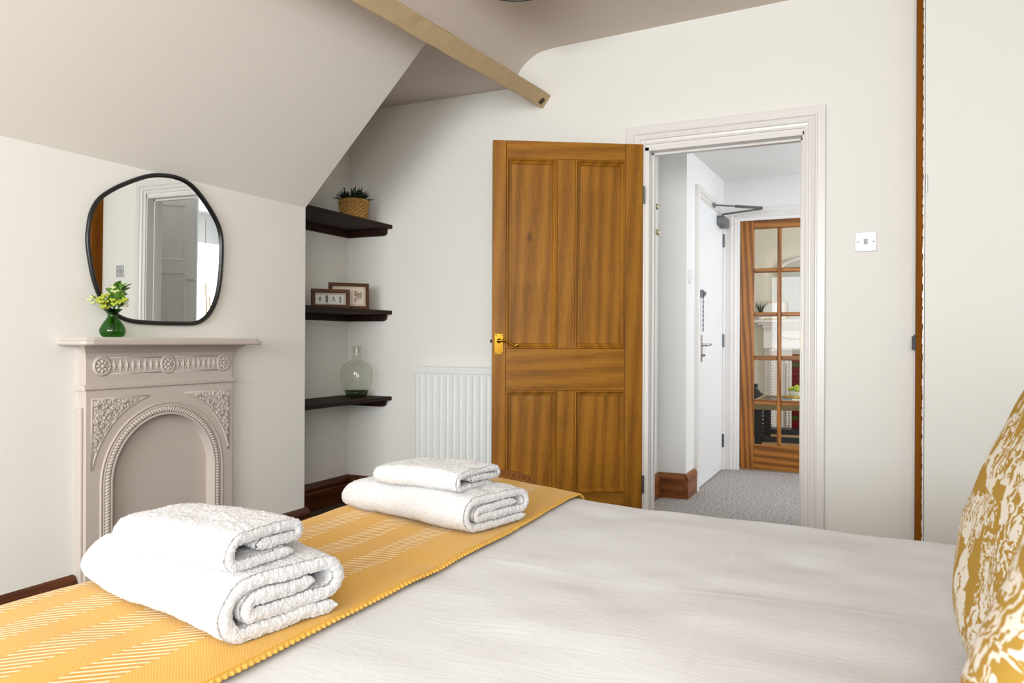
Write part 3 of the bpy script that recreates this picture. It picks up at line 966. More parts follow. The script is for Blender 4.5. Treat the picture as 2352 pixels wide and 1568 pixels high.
# local x: hinge -> free edge; the face towards the camera looks to local +y
DW, DH, DT = 0.765, 1.978, 0.040
st_l, st_r = 0.090, 0.698
mu0, mu1 = 0.350, 0.438
rows = [(0.21, 0.727), (0.938, 1.890)]
MB().box(0, st_l, -DT, 0, 0.008, DH).build('stile', m_pine_v, pdr, bevel=0.002)
MB().box(st_r, DW, -DT, 0, 0.008, DH).build('stile', m_pine_v, pdr, bevel=0.002)
MB().box(st_l + .0016, st_r - .0016, -DT, -0.0012, rows[1][1], DH).build('top_rail', m_pine_x, pdr, bevel=0.0015)
MB().box(st_l + .0016, st_r - .0016, -DT, -0.0012, rows[0][1], rows[1][0]).build('lock_rail', m_pine_x, pdr, bevel=0.0015)
MB().box(st_l + .0016, st_r - .0016, -DT, -0.0012, 0.008, rows[0][0]).build('bottom_rail', m_pine_x, pdr, bevel=0.0015)
PMd = [(0.0, -0.004), (0.0015, -0.001), (0.003, 0.003), (0.008, 0.0035), (0.0125, -0.004), (0.020, -0.009), (0.024, -0.0085), (0.026, -0.012), (0.028, -0.020)]
for z0, z1 in rows:
    MB().box(mu0, mu1, -DT, -0.0012, z0 + .0014, z1 - .0014).build('muntin', m_pine_v, pdr, bevel=0.0015)
    for a, b in ((st_l, mu0), (mu1, st_r)):
        MB().box(a, b, -DT + 0.012, -0.016, z0, z1).build('panel', m_pine_v, pdr)
        fm = MB().frame(a, b, z0, z1, PMd, 0)
        fm.v = [(x, -y, z) for x, y, z in fm.v]
        fm.build('panel_moulding', m_pine_v, pdr)
hp = thing('handle')
hp.parent = pdr
MB().box(0.711, 0.753, 0, 0.004, 0.908, 1.012).build('back_plate', m_brass, hp, bevel=0.0012)
for x in (0.717, 0.747):
    for z in (0.916, 1.004):
        MB().cyl((x, 0.003, z), (x, 0.0048, z), 0.0032, n=10).build('screw', plain('brass_screw', (110, 80, 26), 0.4, 0.9) if False else m_screw, hp)
lvp = catmull([(0.733, 0.036, 0.976), (0.722, 0.040, 0.977), (0.704, 0.040, 0.976), (0.684, 0.040, 0.966), (0.664, 0.040, 0.955), (0.650, 0.040, 0.954), (0.640, 0.040, 0.960)], 5, closed=False)
kk = len(lvp)
lv = MB().tube(lvp, [0.0075 - 0.003 * min(1, i / (kk * 0.5)) + (0.003 if i > kk * 0.75 else 0) for i in range(kk)], 10)
lv.lathe([(0.012, 0.003), (0.012, 0.010), (0.008, 0.014), (0.0075, 0.040), (0.009, 0.043), (0.0, 0.045)], c=(0.733, 0, 0.976), n=16, axis='y')
lv.build('lever', m_brass, hp, smooth=True)
MB().box(DW, DW + 0.010, -0.026, -0.014, 0.966, 0.982).build('latch_bolt', m_blackm, pdr)
for z in (0.25, 1.72):
    MB().cyl((-0.004, 0.002, z - 0.045), (-0.004, 0.002, z + 0.045), 0.006, n=10).build('hinge', m_steel, pdr)

# ------------------------------------------------------------------ light switch
ls = thing('light_switch', (-0.040, D, 1.432), label='square steel light switch with one rocker right of the doorway', cat='light switch')
MB().box(-0.0445, 0.0445, -0.006, 0, -0.0435, 0.0435).build('plate', plain('satin_steel', (206, 209, 214), 0.35, 0.6), ls, bevel=0.002)
MB().box(-0.009, 0.008, -0.0085, -0.006, -0.013, 0.013).build('rocker', plain('grey_rocker', (158, 158, 160), 0.4), ls, bevel=0.001)
for x in (-0.032, 0.032):
    MB().cyl((x, -0.0062, 0), (x, -0.0072, 0), 0.0034, n=12).build('screw', m_screw, ls)

# ------------------------------------------------------------------ radiator
rd = thing('radiator', (-2.385, D - 0.002, 0), label='white ribbed panel radiator on the wall behind the open door', cat='radiator')
RW, RZ0, RZ1 = 1.15, 0.15, 0.826
pan = []
nfl = 27
for i in range(nfl):
    x0 = 0.004 + i * (RW - 0.008) / nfl
    w = (RW - 0.008) / nfl
    for a, d in ((0, 0.0), (0.10, 0.0), (0.24, 0.011), (0.70, 0.011), (0.84, 0.0)):
        pan.append((x0 + a * w, d))
pan.append((RW - 0.004, 0))
vs_, fs2 = [], []
zl = [(RZ0 + 0.02, 0), (RZ0 + 0.05, 0), (RZ0 + 0.062, 1), (RZ1 - 0.052, 1), (RZ1 - 0.040, 0), (RZ1 - 0.034, 0)]
for z, k in zl:
    for x, d in pan:
        vs_.append((x, -0.078 - d * k, z))
npn = len(pan)
for i in range(len(zl) - 1):
    for j in range(npn - 1):
        fs2.append((i * npn + j, i * npn + j + 1, (i + 1) * npn + j + 1, (i + 1) * npn + j))
MB().add(vs_, fs2).build('front_panel', m_rad, rd, recalc=False)
MB().box(0.004, RW - 0.004, -0.077, -0.03, RZ0 + 0.02, RZ1 - 0.03).build('body', m_rad, rd)
MB().box(0, RW, -0.086, -0.012, RZ1 - 0.036, RZ1).box(0, RW, -0.0895, -0.086, RZ1 - 0.036, RZ1 - 0.005).build('top_cover', m_rad, rd, bevel=0.003)
MB().box(0, 0.004, -0.086, -0.012, RZ0 + 0.02, RZ1 - 0.036).build('side_cover', m_rad, rd)
MB().box(RW - 0.004, RW, -0.086, -0.012, RZ0 + 0.02, RZ1 - 0.036).build('side_cover', m_rad, rd)
for x in (0.15, RW - 0.15):
    MB().box(x - 0.02, x + 0.02, -0.03, 0, RZ0 + 0.05, RZ1 - 0.08).build('bracket', m_rad, rd)
for x in (-0.03, RW + 0.03):
    MB().cyl((x, -0.055, 0.0), (x, -0.055, RZ0 + 0.06), 0.0075, n=10).cyl((x, -0.055, RZ0 + 0.045), (0.01 if x < 0 else RW - 0.01, -0.055, RZ0 + 0.045), 0.011, n=12).build('valve', m_chrome, rd)

# ------------------------------------------------------------------ alcove shelves
for zt, lab in ((1.663, 'top dark wooden alcove shelf under the sloping ceiling'), (1.153, 'middle dark wooden alcove shelf holding two frames'), (0.643, 'lowest dark wooden alcove shelf holding the glass bottle')):
    s = thing('alcove_shelf', (AL, D, zt), label=lab, cat='shelf', group='dark alcove shelves')
    yb = -(D - 2.98)
    MB().box(0, 0.322, yb + 0.002, 0, -0.022, 0).build('board', m_dark, s, bevel=0.002)
    MB().prism([(0, -0.022), (0.288, -0.022), (0.288, -0.042), (0.284, -0.052), (0.274, -0.060), (0.262, -0.062), (0, -0.062)], 'y', -0.022, 0).build('batten', m_dark, s, bevel=0.001)
    MB().box(0, 0.022, yb + 0.002, -0.022, -0.062, -0.022).build('batten', m_dark, s, bevel=0.001)

# basket plant on the top shelf
bp = thing('basket_plant', (-2.700, 3.595, 1.663), label='dark leafy plant in a pale woven basket on the top shelf', cat='plant')
bk = MB()
rows_, seg_ = 9, 30
for r in range(rows_):
    z = 0.006 + r * 0.0118
    rad = 0.064 + 0.016 * (r / (rows_ - 1))
    for k in range(seg_):
        if (k + r) % 2:
            continue
        a = 2 * PI * k / seg_
        bk.ball((rad * math.cos(a), rad * math.sin(a), z), (0.0125, 0.0125, 0.0068), 6, 4)
bk.lathe([(0.060, 0.0), (0.062, 0.002), (0.077, 0.106), (0.080, 0.108), (0.083, 0.112), (0.079, 0.115), (0.072, 0.108), (0.0, 0.10)], n=36)
bk.build('basket', m_basket, bp, smooth=True)
fo = MB()
for i in range(120):
    a = random.uniform(0, 2 * PI)
    rr = 0.055 * math.sqrt(random.random())
    el = random.uniform(0.25, 1.25)
    L = random.uniform(0.05, 0.095) * (1.15 if el < 0.6 else 1)
    b = Vector((rr * math.cos(a), rr * math.sin(a), 0.105))
    d = Vector((math.cos(a) * math.cos(el), math.sin(a) * math.cos(el), math.sin(el)))
    side = d.cross(Vector((0, 0, 1))).normalized()
    w = random.uniform(0.004, 0.0065)
    tip = b + d * L + Vector((0, 0, -0.012 if el < 0.7 else 0.0))
    m1 = b + d * L * 0.55
    up = side.cross(d).normalized() * 0.0015
    fo.add([b - side * 0.0015, b + side * 0.0015, m1 + side * w, tip, m1 - side * w, m1 + up], [(0, 1, 5), (1, 2, 5), (2, 3, 5), (3, 4, 5), (4, 0, 5)])
    for q in range(2):
        t = random.uniform(0.3, 0.8)
        bb = b.lerp(tip, t)
        d2 = (d + side * random.choice((-1, 1)) * random.uniform(0.5, 1.0)).normalized()
        s2 = d2.cross(Vector((0, 0, 1))).normalized()
        l2 = random.uniform(0.02, 0.035)
        fo.add([bb, bb + d2 * l2 * 0.5 + s2 * 0.004, bb + d2 * l2, bb + d2 * l2 * 0.5 - s2 * 0.004], [(0, 1, 2, 3)])
tag(fo.build('foliage', m_darkleaf, bp, recalc=False), kind='stuff')


# two frames on the middle shelf
def botanical(parent, cx, cz, s, mat, kind, y):
    m = MB()

    def lf(x, z, a, l, w):
        dx, dz = math.cos(a), math.sin(a)
        px, pz = -dz, dx
        m.add([(x, y, z), (x + dx * l * .5 + px * w, y, z + dz * l * .5 + pz * w), (x + dx * l, y, z + dz * l), (x + dx * l * .5 - px * w, y, z + dz * l * .5 - pz * w)], [(0, 1, 2, 3)])
    if kind == 0:
        m.add([(cx - .0005, y, cz - s), (cx + .0005, y, cz - s), (cx + .0005, y, cz + s), (cx - .0005, y, cz + s)], [(0, 1, 2, 3)])
        for k, zz in enumerate((-0.7, -0.35, 0.0)):
            for sg in (-1, 1):
                lf(cx, cz + zz * s, PI / 2 - sg * 0.6, s * 0.8, s * 0.10)
        lf(cx, cz, PI / 2, s, s * 0.12)
    elif kind == 1:
        for k in range(7):
            for sg in (-1, 1):
                lf(cx, cz - s * 0.9 + k * s * 0.27, PI / 2 - sg * 0.75, s * 0.55, s * 0.17)
    elif kind == 2:
        m.add([(cx - .0005, y, cz - s), (cx + .0005, y, cz - s), (cx + .0005, y, cz + s * .6), (cx - .0005, y, cz + s * .6)], [(0, 1, 2, 3)])
        for k, zz in enumerate((-0.45, -0.1, 0.2)):
            for sg in (-1, 1):
                lf(cx, cz + zz * s, PI / 2 - sg * (1.15 - 0.2 * k), s * (0.75 - 0.15 * k), s * 0.13)
        lf(cx, cz + .2 * s, PI / 2, s * 0.8, s * 0.13)
    else:
        for k in range(9):
            for sg in (-1, 1):
                lf(cx, cz - s * 0.95 + k * s * 0.2, PI / 2 - sg * 0.9, s * 0.42, s * 0.10)
    m.build('printed_sprig', mat, parent, recalc=False)


FD = Vector((0.665, 0.745, 0)).normalized()
fa = math.atan2(FD.y, FD.x)


def picture(c, w, h, bw, lab, lean, kind):
    f = thing('picture_frame', c, fa, label=lab, cat='picture', group='frames on the middle shelf')
    f.rotation_euler = (lean, 0, fa)
    # local -y looks at the viewer
    MB().frame(-w / 2, w / 2, 0, h, [(0, -0.012), (0, 0.006), (0.002, 0.008), (bw - 0.002, 0.008), (bw, 0.006), (bw, -0.002)], 0).build('frame', m_frame, f)
    MB().box(-w / 2 + 0.001, w / 2 - 0.001, 0.008, 0.011, 0.001, h - 0.001).build('backing', plain('backing_' + kind, (206, 196, 180), 0.8) if kind == 'a' else m_paper2, f)
    if kind == 'a':
        MB().box(-w * 0.37, w * 0.34, 0.002, 0.004, h * 0.24, h * 0.70).build('print', m_paper, f)
        for i in range(4):
            botanical(f, -w * 0.27 + i * w * 0.175, h * 0.47, h * 0.19, m_ink, i, 0.0015)
    else:
        MB().box(-w / 2 + 0.036, w / 2 - 0.030, 0.002, 0.004, 0.030, h - 0.034).build('print', plain('blush_paper', (238, 222, 208), 0.7), f)
        botanical(f, w * 0.24, h * 0.50, h * 0.20, m_ink2, 2, 0.0015)
        botanical(f, w * 0.17, h * 0.60, h * 0.11, m_ink2, 1, 0.0013)
        botanical(f, w * 0.30, h * 0.58, h * 0.10, m_ink2, 3, 0.0013)
        botanical(f, w * 0.16, h * 0.34, h * 0.08, m_ink3, 1, 0.0013)
        botanical(f, -w * 0.05, h * 0.55, h * 0.20, m_ink2, 3, 0.0013)
    MB().box(-w / 2 + bw * 0.8, w / 2 - bw * 0.8, -0.0015, -0.0005, bw * 0.8, h - bw * 0.8).build('glass', thin_glass('frame_glass_' + kind, (0.97, 0.97, 0.97, 1), (0.03, 0.4)), f)
    return f


picture((-2.745, 3.445, 1.153), 0.212, 0.108, 0.020, 'small walnut frame with four leaf prints, in front on the middle shelf', -0.06, 'a')
picture((-2.715, 3.572, 1.153), 0.228, 0.150, 0.019, 'larger walnut frame with a flower print, behind on the middle shelf', -0.06, 'b')

# demijohn bottle on the lowest shelf
db = thing('glass_bottle', (-2.748, 3.688, 0.643), label='clear greenish glass bottle with a narrow neck on the lowest shelf', cat='bottle')
pr = [(0.0, 0.004), (0.050, 0.003), (0.058, 0.006), (0.068, 0.030), (0.083, 0.070), (0.091, 0.110), (0.0925, 0.140), (0.088, 0.165), (0.074, 0.188), (0.052, 0.203), (0.036, 0.214), (0.028, 0.226), (0.024, 0.245), (0.0225, 0.272), (0.0225, 0.284), (0.027, 0.286), (0.0275, 0.292), (0.025, 0.297), (0.019, 0.297), (0.0185, 0.285), (0.0185, 0.262)]
pc = catmull([(a, b, 0) for a, b in pr[1:]], 4, closed=False)
MB().lathe([(a, b) for a, b, _ in pc], n=56).build('body', m_bottle, db, smooth=True, recalc=True)
MB().lathe([(0.0, 0.005), (0.054, 0.005), (0.064, 0.024), (0.068, 0.040), (0.040, 0.030), (0.015, 0.036), (0.0, 0.040)], n=48).build('base_glass', m_bottle_base, db, smooth=True)

# ------------------------------------------------------------------ fireplace
fp = thing('fireplace', (A, 2.128, 0), label='greige painted cast iron bedroom fireplace with arched opening', cat='fireplace')
# local: y along the wall, x out from the wall


def P2(y, z, x):
    return (x, y, z)


FXF = 0.045
HWD = 0.337
ARC_Z, R_OP = 0.452, 0.235
# front plate in two halves round the arch
for s in (-1, 1):
    poly = [(s * HWD, 0.0), (s * HWD, 0.80), (0, 0.80)]
    poly += [(s * R_OP * math.sin(t), ARC_Z + R_OP * math.cos(t)) for t in np.linspace(0, PI / 2, 26)]
    poly += [(s * R_OP, 0.0)]
    MB().prism(poly, 'x', 0.0, FXF).build('front_plate', m_iron, fp)
MB().box(0.0, 0.004, -R_OP - 0.01, R_OP + 0.01, 0, ARC_Z + R_OP + 0.01).build('infill_panel', m_iron, fp)
# sides: narrow moulded returns
for s in (-1, 1):
    MB().box(0, 0.030, min(s * HWD, s * (HWD + 0.010)), max(s * HWD, s * (HWD + 0.010)), 0, 0.735).build('side_return', m_iron, fp, bevel=0.003)
# frieze with flared top
fz_prof = [(0.0, 0.80), (0.040, 0.80), (0.043, 0.815), (0.043, 0.905), (0.050, 0.925), (0.064, 0.940), (0.082, 0.950), (0.090, 0.956), (0.0, 0.956)]
vs_, fs2 = [], []
for x, z in fz_prof:
    fl = max(0.0, (x - 0.043)) * 0.9
    vs_ += [(x, -HWD - fl, z), (x, HWD + fl, z)]
k = len(fz_prof)
for i in range(k):
    j = (i + 1) % k
    fs2.append((2 * i, 2 * i + 1, 2 * j + 1, 2 * j))
fs2 += [tuple(2 * i for i in range(k)), tuple(2 * i + 1 for i in range(k - 1, -1, -1))]
MB().add(vs_, fs2).build('frieze', m_iron, fp)
MB().prism([(0, 0.796), (0.050, 0.796), (0.054, 0.800), (0.054, 0.806), (0.049, 0.810), (0.046, 0.816), (0, 0.816)], 'y', -HWD - 0.010, HWD + 0.010).build('band_moulding', m_iron, fp)
# mantel shelf
ms_prof = [(0.0, 0.0), (0.0, 0.028), (0.004, 0.028)]
sh = MB()
lv_ = [(0.004, 0.955), (0.0, 0.960), (0.0, 0.969), (0.006, 0.972), (0.010, 0.978), (0.013, 0.982)]
vs_ = []
for ins, z in lv_:
    y0, y1, x1 = -0.415 + ins, 0.415 - ins, 0.150 - ins
    cc = 0.03
    vs_ += [(0, y0, z), (x1 - cc, y0, z), (x1 - cc * 0.3, y0 + cc * 0.3, z), (x1, y0 + cc, z), (x1, y1 - cc, z), (x1 - cc * 0.3, y1 - cc * 0.3, z), (x1 - cc, y1, z), (0, y1, z)]
fs2 = [tuple(range(7, -1, -1)), tuple(8 * (len(lv_) - 1) + i for i in range(8))]
for i in range(len(lv_) - 1):
    for j in range(8):
        fs2.append((i * 8 + j, i * 8 + (j + 1) % 8, (i + 1) * 8 + (j + 1) % 8, (i + 1) * 8 + j))
sh.add(vs_, fs2).build('mantel_shelf', m_iron, fp)
# rosettes
for u in (-0.278, 0.004, 0.284):
    r = thing('rosette')
    r.parent = fp
    r.location = (0.043, u, 0.880)
    MB().lathe([(0.036, 0.0), (0.036, 0.003), (0.033, 0.007), (0.029, 0.008), (0.026, 0.004), (0.0, 0.003)], n=32, axis='x').build('ring', m_iron, r, smooth=True)
    MB().ball((0.006, 0, 0), (0.008, 0.0075, 0.0075), 12, 8).build('centre_boss', m_iron, r, smooth=True)
    pm = MB().ball((0, 0.016, 0), (0.006, 0.010, 0.0062), 8, 6).mesh('petal', m_iron, True)
    for i in range(8):
        q = link('petal', pm, r)
        q.location = (0.004, 0, 0)
        q.rotation_euler = (i * PI / 4, 0, 0)
# diamonds
dm = MB().add([(0, -0.0115, 0), (0, 0, -0.026), (0, 0.0115, 0), (0, 0, 0.026), (0.008, 0, 0)], [(0, 1, 4), (1, 2, 4), (2, 3, 4), (3, 0, 4)]).mesh('diamond', m_iron)
for c0, c1 in ((-0.228, -0.045), (0.052, 0.235)):
    for i in range(8):
        q = link('diamond', dm, fp)
        q.location = (0.043, c0 + (c1 - c0) * i / 7, 0.880)
bd = MB()
for c0, c1 in ((-0.228, -0.045), (0.052, 0.235)):
    for i in range(7):
        y = c0 + (c1 - c0) * (i + 0.5) / 7
        for dz in (-0.012, 0.012):
            bd.ball((0.044, y, 0.880 + dz), 0.0033, 6, 5)
    bd.tube([(0.044, c0 - 0.02, 0.909), (0.044, c1 + 0.02, 0.909)], 0.002, 6)
    bd.tube([(0.044, c0 - 0.02, 0.851), (0.044, c1 + 0.02, 0.851)], 0.002, 6)
bd.build('bead_ornament', m_iron, fp, smooth=True)


def arch_path(R, n=60, z0=0.0):
    p = [(R, z0 + (ARC_Z - z0) * t) for t in np.linspace(0, 1, n // 2 + 2)[:-1]]
    p += [(R * math.cos(t), ARC_Z + R * math.sin(t)) for t in np.linspace(0, PI, n)]
    p += [(-R, ARC_Z - (ARC_Z - z0) * t) for t in np.linspace(0, 1, n // 2 + 2)[1:]]
    return p


for R, r in ((0.280, 0.0045), (0.268, 0.003), (0.2385, 0.006)):
    MB().tube([(FXF, y, z) for y, z in arch_path(R)], r, 8).build('arch_fillet', m_iron, fp, smooth=True)
rp_ = MB()
path = arch_path(0.2545, 400)
acc = 0
last = path[0]
for q in path[1:]:
    seg = math.hypot(q[0] - last[0], q[1] - last[1])
    acc += seg
    if acc >= 0.0112:
        acc = 0
        ty, tz = (q[0] - last[0]) / seg, (q[1] - last[1]) / seg
        ny, nz = -tz, ty
        b_ = MB().ball((0, 0, 0), (0.007, 0.0125, 0.0062), 8, 6)
        tl = 0.45 if q[0] > 0 else -0.45
        ay, az = ny * math.cos(tl) + ty * math.sin(tl), nz * math.cos(tl) + tz * math.sin(tl)
        cy, cz = -az, ay
        rp_.add([(FXF + 0.002 + x, q[0] + y * ay + z * cy, q[1] + y * az + z * cz) for x, y, z in b_.v], b_.f)
    last = q
rp_.build('rope_moulding', m_iron, fp, smooth=True)

# spandrels with ivy leaves
lf_o = [(0, -0.010), (0.006, -0.014), (0.013, -0.008), (0.008, -0.003), (0.017, 0.004), (0.008, 0.006), (0.009, 0.013), (0.004, 0.011), (0, 0.022), (-0.004, 0.011), (-0.009, 0.013), (-0.008, 0.006), (-0.017, 0.004), (-0.008, -0.003), (-0.013, -0.008), (-0.006, -0.014)]
vl = [(0.0005, y, z) for y, z in lf_o] + [(0.0045, y * 0.62, z * 0.62) for y, z in lf_o] + [(0.0030, 0, 0.001)]
nl = len(lf_o)
fl_ = [(i, (i + 1) % nl, nl + (i + 1) % nl, nl + i) for i in range(nl)] + [(nl + i, nl + (i + 1) % nl, 2 * nl) for i in range(nl)]
leaf_me = MB().add(vl, fl_).mesh('ivy_leaf', m_iron)
for s in (-1, 1):
    spn = thing('spandrel')
    spn.parent = fp
    R2 = 0.322
    zt, yo = 0.763, 0.316
    t0 = math.asin((zt - ARC_Z) / R2)
    t1 = math.acos(yo / R2) + 0.0
    arc = [(R2 * math.cos(t), ARC_Z + R2 * math.sin(t)) for t in np.linspace(t1, t0, 24)]
    outl = arc + [(yo, zt)]
    MB().tube([(FXF, s * y, z) for y, z in outl], 0.0042, 8, closed=True).build('border', m_iron, spn, smooth=True)
    outl2 = [(y + (0.006 if i < len(arc) else 0.006), z + 0.006) for i, (y, z) in enumerate(outl)]
    placed = []
    tries = 0
    lr = random.Random(11)
    while len(placed) < 48 and tries < 12000:
        tries += 1
        y, z = lr.uniform(0.09, yo - 0.008), lr.uniform(0.555, zt - 0.008)
        rr = math.hypot(y, z - ARC_Z)
        sc = min(1.0, 0.42 + (rr - R2) * 10)
        if rr < R2 + 0.005 + 0.006 * sc:
            continue
        if any(math.hypot(y - a, z - b) < 0.0150 * (0.45 + 0.55 * min(sc, c)) for a, b, c in placed):
            continue
        placed.append((y, z, sc))
        q = link('ivy_leaf', leaf_me, spn)
        q.location = (FXF + lr.uniform(-0.0005, 0.002), s * y, z)
        q.rotation_euler = (lr.uniform(0, 2 * PI), lr.uniform(-0.2, 0.2), lr.uniform(-0.2, 0.2))
        q.scale = (1.25, 0.88 * sc, 0.88 * sc)
    vn = MB()
    pts = sorted(placed, key=lambda q: math.atan2(q[1] - ARC_Z, q[0]))
    vn.tube([(FXF + 0.001, s * a, b) for a, b, _ in pts], 0.0022, 5)
    vn.build('vine', m_iron, spn, smooth=True)

# ------------------------------------------------------------------ mirror
mir_pts = [(1.817, 1.371), (1.827, 1.424), (1.856, 1.476), (1.914, 1.523), (1.991, 1.567), (2.062, 1.599), (2.118, 1.613), (2.176, 1.619), (2.236, 1.612), (2.283, 1.590), (2.331, 1.551), (2.380, 1.499), (2.412, 1.450), (2.426, 1.393), (2.426, 1.305), (2.418, 1.222), (2.402, 1.152), (2.371, 1.094), (2.333, 1.060), (2.285, 1.043), (2.188, 1.040), (2.092, 1.040), (2.010, 1.043), (1.958, 1.053), (1.915, 1.075), (1.882, 1.104), (1.857, 1.142), (1.837, 1.195), (1.821, 1.267), (1.814, 1.324)]
mc = catmull([(a, b, 0) for a, b in mir_pts], 6)
mi = thing('wall_mirror', (A + 0.003, 2.13, 1.33), label='pebble shaped mirror in a thin black frame above the fireplace', cat='mirror')
mi.rotation_euler = (0, 0.0082, -0.0028)
MB().tube([(0.016, a - 2.13, b - 1.33) for a, b, _ in mc], 0.0085, 8, closed=True).build('frame', m_black, mi, smooth=True)
cy_ = sum(a for a, b, _ in mc) / len(mc)
cz_ = sum(b for a, b, _ in mc) / len(mc)
mf = [(cy_ + (a - cy_) * 0.985, cz_ + (b - cz_) * 0.985) for a, b, _ in mc]
MB().prism([(a - 2.13, b - 1.33) for a, b in mf], 'x', 0.002, 0.014).build('glass', m_mirror, mi)

# ------------------------------------------------------------------ green vase with flowers
VX, VY, VZ = -2.445, 1.862, 0.982
va = thing('bud_vase', (VX, VY, VZ), label='small green glass bud vase on the mantel', cat='vase')
prv = [(0.0, 0.003), (0.028, 0.002), (0.036, 0.006), (0.042, 0.020), (0.040, 0.034), (0.030, 0.052), (0.019, 0.068), (0.0155, 0.078), (0.019, 0.088), (0.028, 0.097), (0.031, 0.100), (0.0295, 0.100), (0.018, 0.088)]
pcv = catmull([(a, b, 0) for a, b in prv[1:]], 4, closed=False)
MB().lathe([(0, 0.003)] + [(a, b) for a, b, _ in pcv], n=40).build('body', m_greenglass, va, smooth=True)


def leaf_mesh(l, w, mat):
    m = MB()
    n = 7
    vs, fs = [], []
    for i in range(n):
        t = i / (n - 1)
        ww = w * math.sin(PI * min(0.98, t * 0.96 + 0.03)) ** 0.8
        zz = 0.12 * l * math.sin(PI * t)
        vs += [(-ww, l * t, zz + ww * 0.3), (0, l * t, zz), (ww, l * t, zz + ww * 0.3)]
    for i in range(n - 1):
        a = i * 3
        fs += [(a, a + 1, a + 4, a + 3), (a + 1, a + 2, a + 5, a + 4)]
    m.add(vs, fs)
    return m.mesh('leaf', mat, True, recalc=False)


lfm = leaf_mesh(0.052, 0.0125, m_leaf)
lfs = leaf_mesh(0.038, 0.0095, m_leaf)


def sprig(tip, label, leaves, blossoms, mat, brad, spread, seed):
    r = random.Random(seed)
    t = thing('flower_sprig', (VX, VY, VZ), label=label, cat='flower', group='sprigs in the green vase')
    p = catmull([(0.004 * r.uniform(-1, 1), 0.012 * r.uniform(-1, 1), 0.012), (0.0, 0.003 * r.uniform(-1, 1), 0.08), (tip[0] * 0.6, tip[1] * 0.55, 0.08 + (tip[2] - 0.08) * 0.6), tip], 6, closed=False)
    MB().tube(p, 0.0016, 6).build('stem', m_stem, t)
    for i in range(leaves):
        k = int(len(p) * (0.62 + 0.36 * i / max(1, leaves)))
        q = link('leaf', lfm if r.random() < 0.5 else lfs, t)
        q.location = p[min(k, len(p) - 1)]
        q.rotation_euler = (r.uniform(0.5, 1.3), r.uniform(-0.5, 0.5), r.uniform(0, 2 * PI))
    for i in range(blossoms):
        v = Vector((r.gauss(0, 1), r.gauss(0, 1), r.gauss(0, 0.8)))
        v = v.normalized() * spread * r.random() ** 0.5
        c = (tip[0] + v.x * 0.8, tip[1] + v.y, tip[2] + v.z)
        rr = brad * r.uniform(0.75, 1.25)
        m = MB()
        for j in range(5):
            a = j * 2 * PI / 5 + i
            m.ball((c[0] + rr * 0.7 * math.cos(a), c[1] + rr * 0.7 * math.sin(a) * 0.9, c[2] + rr * 0.3 * math.sin(a * 2)), (rr * 0.62, rr * 0.62, rr * 0.45), 6, 4)
        m.ball((c[0], c[1], c[2] + rr * 0.2), rr * 0.4, 6, 4)
        m.tube([p[int(len(p) * 0.7)], c], 0.0008, 4)
        m.build('blossom', mat, t, smooth=True)
    return t


sprig((0.02, -0.045, 0.128), 'lime green blossom sprig leaning left in the green vase', 2, 15, m_lime, 0.0085, 0.034, 1)
sprig((0.03, -0.010, 0.130), 'dense lime green blossom sprig in the middle of the green vase', 3, 12, m_lime, 0.0085, 0.034, 2)
sprig((0.00, 0.036, 0.160), 'tall leafy green sprig at the right of the green vase', 18, 0, m_leaf, 0.006, 0.02, 3)
sprig((-0.01, 0.020, 0.170), 'pale flower sprig rising highest in the green vase', 5, 6, m_bud, 0.0095, 0.022, 4)
sprig((0.03, 0.022, 0.122), 'white flower sprig low in the green vase', 3, 4, m_petal, 0.010, 0.014, 5)
sprig((0.00, -0.078, 0.145), 'thin sprig with a few loose buds at far left of the green vase', 0, 3, m_bud, 0.0075, 0.030, 6)

# ------------------------------------------------------------------ ceiling light at the top edge of view
cl_ = thing('ceiling_light', (-1.36, 2.90, 2.565), label='round dark rimmed ceiling light at the top edge of the photo', cat='ceiling light')
MB().lathe([(0.06, 0.0), (0.06, -0.03), (0.165, -0.06), (0.17, -0.07), (0.17, -0.104), (0.160, -0.104), (0.158, -0.075), (0.0, -0.062)], n=48).build('shade', plain('dark_grey_metal', (84, 80, 78), 0.5, 0.3), cl_, smooth=False)
MB().ball((0, 0, -0.085), 0.03, 16, 10).build('bulb', plain('opal_bulb', (240, 236, 226), 0.3), cl_, smooth=True)

# ------------------------------------------------------------------ bed
BY0, BY1, BX1 = 0.36, 1.90, 0.90
bed = thing('bed', (-0.14, 1.12, 0), label='double bed base and mattress under the white duvet', cat='bed')
m_base = plain('cream_divan', (214, 204, 190), 0.9, bump=(300, 0.2, 0.002))
MB().box(-0.95, 1.02, -0.70, 0.70, 0.06, 0.32).build('base', m_base, bed, bevel=0.02, seg=3)
MB().box(-0.96, 1.02, -0.71, 0.71, 0.32, 0.545).build('mattress', m_duvet, bed, bevel=0.04, seg=3)
for sx in (-0.85, 0.92):
    for sy in (-0.6, 0.6):
        MB().cyl((sx, sy, 0), (sx, sy, 0.06), 0.03, n=14).build('leg', m_black, bed)
MB().box(1.03, 1.10, -0.74, 0.74, 0.1, 1.15).build('headboard', m_base, bed, bevel=0.025, seg=3)

RD = 0.055


def roll(s, e):
    """unrolled coordinate past edge e -> (extra, drop)"""
    s = np.asarray(s, float)
    e0_ = e - RD
    th_ = np.clip((s - e0_) / RD, 0, PI / 2)
    past = np.maximum(0, s - e0_ - RD * PI / 2)
    pos = np.where(s <= e0_, s, e0_ + RD * np.sin(th_))
    drop = np.where(s <= e0_, 0, RD * (1 - np.cos(th_)) + past)
    return pos, drop


